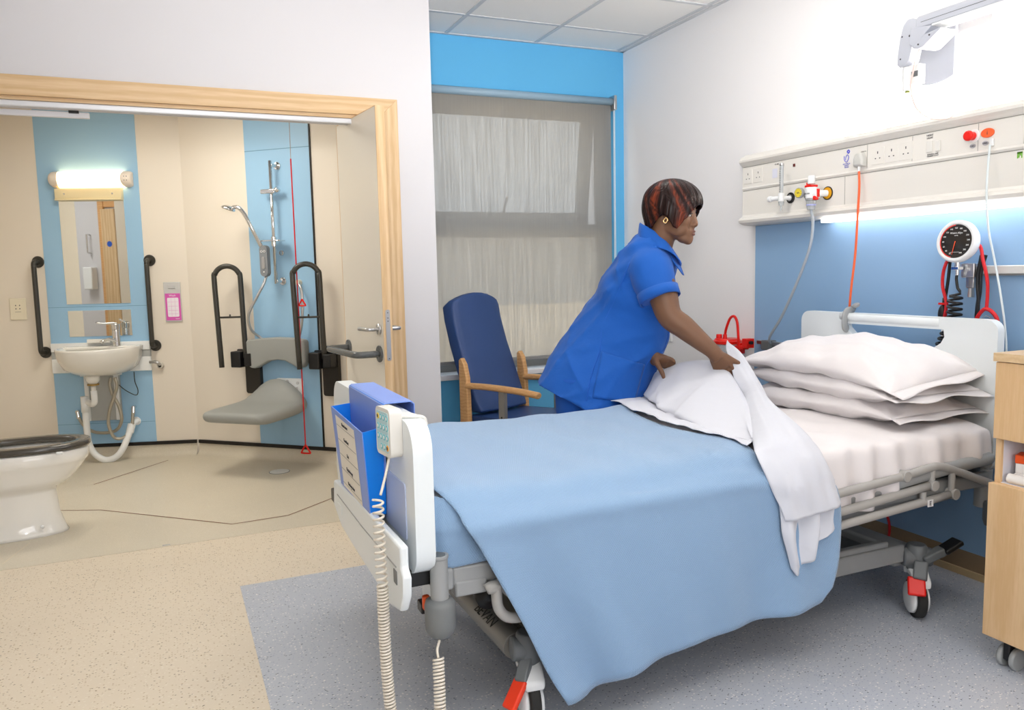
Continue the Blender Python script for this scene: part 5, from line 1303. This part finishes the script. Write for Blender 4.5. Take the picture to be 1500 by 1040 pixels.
for s in (-1, 1):
    E_((.030, s*.036, -.038), (.046, .026, .036)); E_((.052, s*.030, -.052), (.032, .024, .032)); E_((.020, s*.040, -.055), (.034, .018, .026))
    E_((.055, s*.034, -.024), (.030, .025, .030)); E_((.038, s*.040, -.060), (.034, .018, .028))
    E_((.074, s*.029, .022), (.014, .022, .009))                     # brow
    E_((.0705, s*.030, .0075), (.014, .017, .0065)); E_((.0690, s*.030, -.0095), (.0135, .015, .006))  # lids
    E_((.092, s*.0135, -.037), (.010, .008, .0070))                 # nostril wing
    E_((.0, s*.072, .0), (.016, .010, .030)); E_((.004, s*.076, -.022), (.009, .007, .010))
body.tube([(.080, 0, .028), (.085, 0, .006), (.092, 0, -.016), (.098, 0, -.030)], [.010, .010, .012, .0135], seg=14)
E_((.0985, 0, -.033), (.0120, .0145, .0105))
E_((.086, 0, -.050), (.012, .018, .010)); E_((.085, 0, -.064), (.015, .026, .016)); E_((.0865, 0, -.0600), (.0135, .0215, .0055)); E_((.0855, 0, -.0715), (.0130, .0185, .0065))
body.M = Matrix()
hp = lambda x, y, z: HMt @ V((x, y, z))
# neck and torso core
nb0 = V((1.925, 2.885, 1.30))
body.tube([hp(-.028, 0, -.01), hp(-.022, 0, -.06), tuple((hp(-.02, 0, -.09)+nb0)/2), tuple(nb0), (1.92, 2.93, 1.20)], [.060, .055, .055, .068, .10], seg=28)
body.tube([(1.92, 2.93, 1.24), (1.90, 3.0, 1.10), (1.84, 3.07, .96), (1.78, 3.12, .84), (1.77, 3.13, .74)], [.10, .13, .125, .14, .13], seg=28)
body.tube([(1.90, 2.83, 1.27), (1.94, 2.93, 1.27), (2.01, 3.05, 1.26)], [.050, .06, .050], seg=20)
# legs
for s in (-1, 1):
    c = V((1.72, 3.14, .78))+RT*s*.10
    k = c+V((.02, 0, -.32)); an = V((c.x-.02, c.y+.02, .09)); 
    body.tube([tuple(c), tuple((c+k)/2), tuple(k), tuple((k+an)/2), tuple(an)], [.095, .085, .06, .055, .04], seg=20)
    body.tube([tuple(an), tuple(an+V((0, 0, -.05))), tuple(an+F*.06+V((0, 0, -.06))), tuple(an+F*.15+V((0, 0, -.065)))], [.04, .04, .035, .025], seg=14)
# right arm
SR, ER, WR = V((1.885, 2.825, 1.29)), V((1.898, 2.735, 1.075)), V((2.020, 2.612, .930))
body.tube([tuple(SR), tuple(SR.lerp(ER, .5)), tuple(ER), tuple(ER.lerp(WR, .35)), tuple(ER.lerp(WR, .75)), tuple(WR), tuple(WR.lerp(V((2.055, 2.598, .885)), .7))],
          [.062, .062, .052, .048, .038, .0315, .030], seg=24)
# left arm (mostly hidden behind the body)
SL, EL, WL = V((2.03, 3.06, 1.25)), V((1.93, 3.12, .99)), V((1.930, 2.905, .886))
body.tube([tuple(SL), tuple(SL.lerp(EL, .5)), tuple(EL), tuple(EL.lerp(WL, .5)), tuple(WL), tuple(WL+V((.015, -.02, -.02)))], [.055, .052, .046, .042, .031, .030], seg=20)
def hand(wrist, knuck, across, fingers, thumb):
    """palm between wrist and knuckle line; across = vector index->little over the knuckles"""
    w, k, a = V(wrist), V(knuck), V(across)
    n = (k-w).cross(a).normalized()
    rings = []
    for t, wd, th in ((0, .55, .020), (.35, .85, .020), (.7, 1.0, .019), (1.0, 1.0, .015), (1.08, .93, .010)):
        c = w.lerp(k, t); ring = []
        for i in range(20):
            q = 2*PI*i/20; cc, ss = math.cos(q), math.sin(q)
            ring.append(c+a*.5*wd*math.copysign(abs(cc)**.8, cc)+n*th*math.copysign(abs(ss)**.8, ss))
        rings.append(ring)
    body.loft(rings)
    for f in fingers: body.tube([tuple(V(p)) for p in f], [.0098, .0095, .0088, .0085, .0070][:len(f)], seg=12, n=5)
    body.tube([tuple(V(p)) for p in thumb], [.016, .0145, .0115, .0105, .0078][:len(thumb)], seg=14, n=5)
# right hand: knuckles below the wrist, fingers curl behind the sheet, thumb over it
kR = V((2.066, 2.600, .862)); acR = V((-.030, .045, -.032)).normalized()*.078
fR = []
for i in range(4):
    base = kR-acR*.42+acR*.28*i; l = (.95, 1.05, 1.0, .82)[i]
    fR.append([base-V((.008, 0, -.012)), base+V((.012, .002, -.020))*l, base+V((.034, .006, -.040))*l, base+V((.060, .010, -.044))*l, base+V((.078, .014, -.034))*l])
hand(WR+V((.004, -.002, -.004)), kR, acR, fR, [WR+V((.012, -.008, -.008)), (2.068, 2.588, .905), (2.105, 2.578, .885), (2.138, 2.573, .868), (2.168, 2.571, .850)])
# left hand: fingers hanging down over the sheet edge
kL = V((1.968, 2.858, .862)); acL = V((.010, .045, -.045)).normalized()*.070
fL = []
for i in range(4):
    base = kL-acL*.42+acL*.28*i; l = (.95, 1.05, 1.0, .82)[i]
    fL.append([base-V((.012, -.012, -.006)), base+V((.018, -.006, -.008))*l, base+V((.034, .004, -.026))*l, base+V((.036, .020, -.046))*l, base+V((.028, .034, -.060))*l])
hand(WL, kL, acL, fL, [WL+V((.0, -.015, -.004)), (1.918, 2.862, .868), (1.916, 2.834, .846), (1.922, 2.820, .822), (1.926, 2.814, .798)])
bo = body.obj('body', M_skin, nu, smooth=True)
md = bo.modifiers.new('fuse', 'REMESH'); md.mode = 'VOXEL'; md.voxel_size = .0034; md.use_smooth_shade = True
md = bo.modifiers.new('soft', 'SMOOTH'); md.factor = .5; md.iterations = 14

# ---- eyes, brows, lips, earring
for s in (-1, 1):
    ey = B(HMt).ell((.0735, s*.0300, -.001), (.0118, .0132, .0070), seg=24, rings=16).obj('eye', mat('eye white', (196, 186, 176), .25), nu, smooth=True)
    B(HMt).ell((.0800, s*.0300+.002, -.0008), (.0070, .0070, .0062), seg=16, rings=10).obj('iris', mat('dark iris', (30, 20, 16), .1), ey, smooth=True)
    B(HMt).tube([(.0835, s*.014, .0035), (.0880, s*.024, .0075), (.0860, s*.036, .0068), (.0780, s*.046, .002)], [.0008, .0015, .0015, .0008], seg=6).obj('eyelashes', M_blk, nu)
    B(HMt).tube([(.0885, s*.013, .0225), (.0890, s*.026, .0275), (.0825, s*.042, .0245)], [.0018, .0026, .0012], seg=8, flat=.5).obj('eyebrow', mat('eyebrow', (36, 24, 20), .7), nu)
B(HMt).tube([(.0900, -.0205, -.0635), (.0975, -.010, -.0600), (.0995, 0, -.0612), (.0975, .010, -.0600), (.0900, .0205, -.0635)], [.0018, .0042, .0040, .0042, .0018], seg=10).tube([(.0900, -.0190, -.0665), (.0970, -.009, -.0705), (.0985, 0, -.0715), (.0970, .009, -.0705), (.0900, .0190, -.0665)], [.0018, .0048, .0054, .0048, .0018], seg=10).obj('lips', M_skinl, nu, smooth=True)
B(HMt).tube([(.004, -.0855, -.020), (.011, -.087, -.030), (.004, -.087, -.042), (-.005, -.0865, -.034)], .0030, seg=8, closed=True).obj('earring', mat('gold', (250, 210, 150), .2, 1), nu, smooth=True)

# ---- hair: a rounded bob grown as many broad locks over one shell
def hair():
    b = B(HMt); NP, NT = 144, 34
    rng = np.random.RandomState(4)
    hemk = [(0, .047), (22, .040), (38, .012), (50, -.022), (62, -.058), (72, -.052), (82, -.020), (95, -.010), (108, -.028), (125, -.062), (150, -.078), (180, -.082)]
    hx_ = [a for a, _ in hemk]; hz_ = [z for _, z in hemk]
    rows = []; cols = []
    grooves = rng.rand(40)
    for i in range(NP):
        ph = 2*PI*i/NP; deg = math.degrees(ph); dd_ = deg if deg <= 180 else 360-deg
        hem = float(np.interp(dd_, hx_, hz_))
        cx0, cz0 = .000, .042
        rx = .114 if dd_ < 90 else .116+.006*(dd_-90)/90
        ry = .094; rz = .094
        lock = .0035*math.sin(ph*17+1.5)+.0025*math.sin(ph*31+.4)+.0015*math.sin(ph*53)
        row = []
        ztot_arc = PI/2*.10; drop = max(0, cz0-hem)
        for t in range(NT+1):
            f = t/NT; s = f*(ztot_arc+drop)
            if hem > cz0: psi = f*math.acos(max(-1, min(1, (hem-cz0)/rz))); d_ = 0
            elif s <= ztot_arc: psi = s/.10; d_ = 0
            else: psi = PI/2; d_ = s-ztot_arc
            q = d_/.13
            k = 1+.02*math.sin(PI*min(1, q*1.6))-.30*q*q*(1 if dd_ > 100 else .25)
            rr = 1+lock*8*min(1, f*1.6)*.5
            x = cx0+rx*math.sin(psi)*math.cos(ph)*k*rr; y = ry*math.sin(psi)*math.sin(ph)*k*rr
            z = cz0+rz*math.cos(psi)-d_
            sweep = .012*math.sin(PI*f)*math.cos(ph)
            row.append((x, y+sweep*.6, z))
        rows.append(row)
    A = np.array(rows); b.gridpts(A, cu=True)
    o = b.obj('hair', hair_mat(), nu, smooth=True, solid=.010, off=-1)
    return o
def hair_mat():
    m = mat('streaked hair', (40, 24, 20), .36, spec=.18); nt = m.node_tree; bs = nt.nodes['Principled BSDF']
    at = N(nt, 'Attribute'); at.attribute_name = 'streak'
    cr = N(nt, 'ValToRGB'); e = cr.color_ramp.elements
    e[0].position = 0; e[0].color = (*lin((20, 10, 9)), 1); e[1].position = 1; e[1].color = (*lin((112, 48, 28)), 1)
    x = e.new(.5); x.color = (*lin((56, 26, 20)), 1)
    nt.links.new(at.outputs['Fac'], cr.inputs['Fac']); nt.links.new(cr.outputs['Color'], bs.inputs['Base Color'])
    bp = N(nt, 'Bump', Strength=.6, Distance=.003); at2 = N(nt, 'Attribute'); at2.attribute_name = 'strand'
    nt.links.new(at2.outputs['Fac'], bp.inputs['Height']); nt.links.new(bp.outputs['Normal'], bs.inputs['Normal'])
    return m
ho = hair()
inv = HMt.inverted(); me = ho.data
a1 = me.attributes.new('streak', 'FLOAT', 'POINT'); a2 = me.attributes.new('strand', 'FLOAT', 'POINT')
for i, v in enumerate(me.vertices):
    p = inv @ v.co; ph = math.atan2(p.y, p.x+.012+.02); r = p.z
    ph2 = ph+3.2*(r-.05)+.10*math.sin(38*r+3*ph)                       # locks sweep backwards as they fall
    d = abs(math.degrees(ph))
    st = max(0, 1-abs(((math.degrees(ph2))+54)/10)**2)+.9*max(0, 1-abs(((math.degrees(ph2))+32)/5)**2)+.95*max(0, 1-abs(((math.degrees(ph2))+104)/13)**2)+.7*max(0, 1-abs((math.degrees(ph2)+134)/10)**2)+.8*max(0, 1-abs((math.degrees(ph2)-60)/9)**2)+.6*max(0, 1-abs((math.degrees(ph2)-115)/9)**2)
    n = .28*(.5+.5*math.sin(ph2*37))*(.5+.5*math.sin(ph2*83+1))
    a1.data[i].value = min(1, st*(.75+.25*math.sin(ph2*140))+n)
    a2.data[i].value = .5+.5*math.sin(ph2*72)*math.sin(ph2*41+.6)

# ---- tunic
back_ = [(1.50, 3.12, .775), (1.517, 3.12, .815), (1.559, 3.12, .897), (1.632, 3.10, .990), (1.705, 3.06, 1.095), (1.748, 3.02, 1.190), (1.780, 2.98, 1.275), (1.815, 2.93, 1.345), (1.850, 2.90, 1.405), (1.880, 2.88, 1.425)]
frnt_ = [(1.975, 3.12, .590), (1.995, 3.12, .64), (2.035, 3.12, .785), (2.095, 3.10, .905), (2.105, 3.06, 1.035), (2.085, 3.02, 1.125), (2.07, 2.98, 1.205), (2.055, 2.93, 1.275), (2.03, 2.90, 1.315), (2.000, 2.88, 1.345)]
wid = [.255, .250, .238, .215, .195, .188, .185, .165, .115, .085]
tu = B(); rings = []
for bk, fr, a in zip(back_, frnt_, wid):
    bk, fr = V(bk), V(fr); c = (bk+fr)/2; dv = (fr-bk)/2; hl = math.hypot(dv.x, dv.y)*.945
    e1 = F*hl+V((0, 0, dv.z)); e2 = RT*a
    rings.append([tuple(c+e1*math.copysign(abs(math.cos(t))**.92, math.cos(t))+e2*math.copysign(abs(math.sin(t))**.92, math.sin(t))) for t in np.linspace(0, 2*PI, 28, endpoint=False)])
A = catmull(np.array(rings), 8); A = np.swapaxes(catmull(np.swapaxes(A, 0, 1), 4, True), 0, 1)
n, m = A.shape[:2]
cen = A.mean(axis=1, keepdims=True)
for i in range(n):
    for j in range(m):
        th = 2*PI*j/m; t = i/n
        # folds: fan of creases from the armpit, drag lines at the waist, flare at the hem
        w = .006*math.exp(-((t-.52)/.16)**2)*math.sin(16*t*2.2+3*math.cos(th-1.2))
        w += .009*max(0, 1-t/.35)*math.sin(th*5+1.0)+.004*math.sin(th*3+9*t)
        w += .006*math.exp(-((t-.75)/.12)**2)*math.sin(30*t+6*th)
        for (k1, k2, k3, am, pw) in ((5.2, 1.6, .3, .010, 6), (8.1, -1.3, 1.1, .008, 7), (3.3, 2.6, 2.0, .010, 8), (11., 1.1, .2, .006, 6)):
            w += am*(1-abs(math.sin(k1*t+k2*math.sin(th-2.2)*1.2+k3)))**pw
        dv = A[i, j]-cen[i, 0]; A[i, j] += dv/np.linalg.norm(dv)*w
tu.loft([[tuple(p) for p in r] for r in A])
def sleeve(S, E, f, r0, r1, sgn):
    S, E = V(S), V(E); H = S.lerp(E, f)
    ax = (E-S).normalized(); P = [S-ax*.045+V((0, 0, .0)), S, S.lerp(H, .4), S.lerp(H, .75), H]
    R_ = [r0*.62, r0, r0*1.03, r1*1.02, r1]
    tu.tube([tuple(p) for p in P], R_, seg=36, n=6)
sleeve((1.868, 2.845, 1.295), (1.885, 2.745, 1.075), .70, .088, .080, 1)
sleeve((2.03, 3.055, 1.255), (1.995, 3.155, 1.04), .6, .085, .074, -1)
tu.ell((1.90, 2.87, 1.335), (.075, .06, .055)); tu.ell((1.99, 3.0, 1.33), (.07, .07, .05))
to_ = tu.obj('tunic', M_tun, nu, smooth=True)
md = to_.modifiers.new('fuse', 'REMESH'); md.mode = 'VOXEL'; md.voxel_size = .006; md.use_smooth_shade = True
md = to_.modifiers.new('soft', 'SMOOTH'); md.factor = .5; md.iterations = 6
tx = bpy.data.textures.new('creases', 'CLOUDS'); tx.noise_scale = .14; tx.noise_depth = 1
md = to_.modifiers.new('crease', 'DISPLACE'); md.texture = tx; md.strength = .014; md.mid_level = .5; md.texture_coords = 'GLOBAL'
from mathutils.bvhtree import BVHTree
_verts = [tuple(p) for p in A.reshape(-1, 3)]; _m = A.shape[1]
_faces = [(r*_m+c, r*_m+(c+1) % _m, (r+1)*_m+(c+1) % _m, (r+1)*_m+c) for r in range(A.shape[0]-1) for c in range(_m)]
bvh = BVHTree.FromPolygons(_verts, _faces)
_dir = V((.55, .83, -.06)).normalized()
def onto(p, off):
    hit, nrm, _, _ = bvh.ray_cast(V(p)-_dir*.8, _dir)
    if hit is None: return V(p)
    return hit-_dir*off
def seamline(pts, w=.002, n=16):
    P = catmull(np.array(pts), n)
    B().tube([tuple(onto(p, .001)) for p in P], w, seg=6, smooth=False).obj('tunic_seam', M_tun2, nu, smooth=True)
a, b_, c, d_ = [V(p) for p in ((1.650, 2.87, .925), (1.866, 2.87, .858), (1.81, 2.86, .70), (1.60, 2.86, .735))]
G = np.array([[tuple(onto((a.lerp(b_, i/20)).lerp(d_.lerp(c, i/20), j/16), .006)) for j in range(17)] for i in range(21)])
B().gridpts(G).obj('pocket', M_tun, nu, smooth=True, solid=.004)
seamline([(1.650, 2.87, .918), (1.76, 2.87, .885), (1.866, 2.87, .852)], .0028)
seamline([(1.75, 2.80, 1.30), (1.70, 2.84, 1.15), (1.66, 2.88, 1.03), (1.64, 2.87, .93), (1.60, 2.87, .83), (1.575, 2.87, .72)])
seamline([(1.95, 2.80, 1.02), (1.93, 2.82, .92), (1.87, 2.86, .862), (1.84, 2.86, .74)])
# cuff bands
Hh = V((1.868, 2.845, 1.295)).lerp(V((1.885, 2.745, 1.075)), .70); ax = (V((1.885, 2.745, 1.075))-V((1.868, 2.845, 1.295))).normalized()
B().cyl(Hh-ax*.038, Hh+ax*.004, .0865, .0850, seg=44, cap=False).obj('sleeve_cuff', M_tun, nu, smooth=True, solid=.004)
# collar
hp2 = lambda o_, r_, z_: V((1.925, 2.885, 1.36))+F*o_+RT*r_+V((0, 0, z_))
net = []
for (o_, r_, z_) in ((.085, .0, -.075), (.085, .045, -.045), (.055, .078, -.005), (-.002, .082, .035), (-.050, .062, .060), (-.066, 0, .070), (-.050, -.062, .060), (-.002, -.082, .035), (.055, -.078, -.005), (.085, -.045, -.045), (.085, 0, -.075)):
    inner = hp2(o_*.80, r_*.80, z_+.018); mid_ = hp2(o_*.90, r_*.92, z_+.028); outer_ = hp2(o_*(1.30 if o_ > .02 else 1.02), r_*(1.25 if o_ > 0 else 1.10), z_-(.022 if o_ > .02 else .034))
    net.append([inner-V((0, 0, .03)), inner, mid_, outer_])
B().net([[tuple(p) for p in r] for r in net], 5, 5).obj('collar', M_tun, nu, smooth=True, solid=.004)
B().net([[tuple(hp2(.085, .012, -.05)), tuple(hp2(.07, .055, -.04))], [tuple(hp2(.110, .015, -.085)), tuple(hp2(.090, .070, -.075))], [tuple(hp2(.125, .012, -.125)), tuple(hp2(.120, .045, -.12))]], 6, 6).obj('lapel', M_tun, nu, smooth=True, solid=.004)
# trousers and shoes
for s in (-1, 1):
    c = V((1.72, 3.14, .80))+RT*s*.105
    B().tube([tuple(c), tuple(c+V((.0, 0, -.18))), tuple(c+V((.01, 0, -.36))), tuple(c+V((-.01, .01, -.55))), tuple(c+V((-.02, .02, -.70)))], [.118, .11, .095, .085, .08], seg=28).obj('trouser_leg', mat('blue trousers', (16, 80, 168), .85), nu, smooth=True)
    a0 = V((c.x-.02, c.y+.02, 0))
    B().loft([[tuple(a0+F*(x_)+RT*(wd*math.cos(q))+V((0, 0, max(0.002, h_*(.5+.5*math.sin(q)))))) for q in np.linspace(0, 2*PI, 16, endpoint=False)] for x_, wd, h_ in ((-.07, .02, .05), (-.05, .035, .09), (0, .042, .10), (.07, .045, .075), (.13, .045, .05), (.17, .03, .03), (.18, .012, .02))]).obj('shoe', M_blk, nu, smooth=True)
# ------------------------------------------------------------------ what the mirror sees: the near side of the room
wd = thing('wardrobe', 'tall pale wardrobe on the near side of the room, seen in the mirror', 'wardrobe', (-1.5, -1.3, 0))
B().box(-2.2, -1.2, -1.8, -1.2, .0, 2.1).obj('wardrobe_body', mat('grey laminate', (206, 204, 196), .5), wd, bevel=.004)
B().box(-1.705, -1.21, -1.2, -1.18, .06, 2.08).box(-2.19, -1.715, -1.2, -1.18, .06, 2.08).obj('wardrobe_door', mat('grey laminate', (206, 204, 196), .5), wd, bevel=.003)
B().tube([(-1.66, -1.18, 1.25), (-1.66, -1.14, 1.25), (-1.66, -1.14, 1.0), (-1.66, -1.18, 1.0)], .008, smooth=False).obj('wardrobe_handle', M_steel, wd)
d2 = bpy.data.objects.new('door_2', None); C.objects.link(d2); d2.location = (.4, -1.8, 0); struct(d2)
B().box(-.05, .95, -1.8, -1.775, 0, 2.05).obj('door_leaf', M_oak, d2)
B().box(-.14, -.05, -1.8, -1.765, 0, 2.14).box(.95, 1.04, -1.8, -1.765, 0, 2.14).box(-.14, 1.04, -1.8, -1.765, 2.05, 2.14).obj('door_frame', M_beech, d2)
B().tube([(.03, -1.775, 1.0), (.03, -1.72, 1.0), (.15, -1.72, 1.0)], .01, smooth=False).obj('door_handle', M_steel, d2)

# ------------------------------------------------------------------ camera
f_px = 1162.2
Rr = Matrix(((0.91599545, -0.40056948, -0.02228083), (0.06251998, 0.08766701, 0.99418597), (0.39628727, 0.91206282, -0.10534618)))
cam = bpy.data.cameras.new('camera'); co_ = bpy.data.objects.new('camera', cam); C.objects.link(co_)
cam.sensor_width = 36; cam.lens = f_px/1500*36; cam.clip_start = .02; cam.clip_end = 200
M4 = Matrix(((Rr[0][0], Rr[1][0], -Rr[2][0], 0), (Rr[0][1], Rr[1][1], -Rr[2][1], 0), (Rr[0][2], Rr[1][2], -Rr[2][2], 1.27), (0, 0, 0, 1)))
co_.matrix_world = M4
bpy.context.scene.camera = co_

# ------------------------------------------------------------------ light
def area(name, loc, size, sy, power, rgb, rot=(0, 0, 0)):
    l = bpy.data.lights.new(name, 'AREA'); l.shape = 'RECTANGLE'; l.size = size; l.size_y = sy; l.energy = power; l.color = lin(rgb)
    o = bpy.data.objects.new(name, l); C.objects.link(o); o.location = loc; o.rotation_euler = rot; return o
area('ceiling_light', (-.3, .4, 2.69), 1.2, 1.2, 10, (255, 250, 244))
area('ceiling_light', (1.7, .4, 2.69), 1.2, 1.2, 7, (255, 250, 244))
area('ceiling_light', (.3, 2.4, 2.69), 1.2, .6, 6, (255, 250, 244))
area('ceiling_light', (1.8, 3.0, 2.69), .6, .6, 8, (255, 250, 244))
area('lobby_light', (-2.1, 5.2, 2.48), .5, .5, 14, (255, 252, 248))
area('bathroom_light', (-.1, 5.0, 2.44), .6, .6, 18, (255, 248, 234))
# camera flash, hand-held just above the lens, and an added fill spot bounced off the ceiling
sp = bpy.data.lights.new('bounce_fill', 'SPOT'); sp.energy = 360; sp.spot_size = math.radians(95); sp.spot_blend = 1.; sp.shadow_soft_size = .15; sp.color = lin((255, 252, 250))
spo = bpy.data.objects.new('bounce_fill', sp); C.objects.link(spo); spo.location = (-.05, -.1, 1.75)
spo.rotation_euler = (V((.95, 1.75, 3.0))-spo.location).to_track_quat('-Z', 'Y').to_euler()
area('fill_behind_camera', (.6, -1.75, 1.6), 1.8, 1.2, 34, (248, 250, 255), (math.radians(90), 0, 0))  # added soft fill to brighten the walls; no window stands here
area('camera_flash', (-.03, .0, 1.62), .22, .16, 4, (255, 252, 250), (math.radians(84), 0, math.radians(-23.5)))
w = bpy.data.worlds.new('world'); bpy.context.scene.world = w; w.use_nodes = True; nt = w.node_tree
bg = nt.nodes['Background']
tc = N(nt, 'TexCoord'); sp3 = N(nt, 'SeparateXYZ'); cr = N(nt, 'ValToRGB')
nt.links.new(tc.outputs['Generated'], sp3.inputs[0]); nt.links.new(sp3.outputs[2], cr.inputs['Fac'])
cr.color_ramp.elements[0].color = (.95, .97, 1, 1); cr.color_ramp.elements[1].color = (.62, .80, 1, 1)
nt.links.new(cr.outputs['Color'], bg.inputs['Color']); bg.inputs['Strength'].default_value = 1.7
sl = bpy.data.lights.new('sun', 'SUN'); sl.energy = 6; sl.angle = .01; sl.color = lin((255, 244, 228)); so_ = bpy.data.objects.new('sun', sl); C.objects.link(so_)
so_.rotation_euler = V((0.1, .62, -.78)).to_track_quat('-Z', 'Y').to_euler()
sc = bpy.context.scene
sc.view_settings.view_transform = 'Standard'; sc.view_settings.look = 'None'; sc.view_settings.gamma = 1; sc.view_settings.exposure = .25
sc.view_settings.use_curve_mapping = False
sc.cycles.use_denoising = True
sc.cycles.max_bounces = 10; sc.cycles.transparent_max_bounces = 12; sc.cycles.sample_clamp_indirect = 6
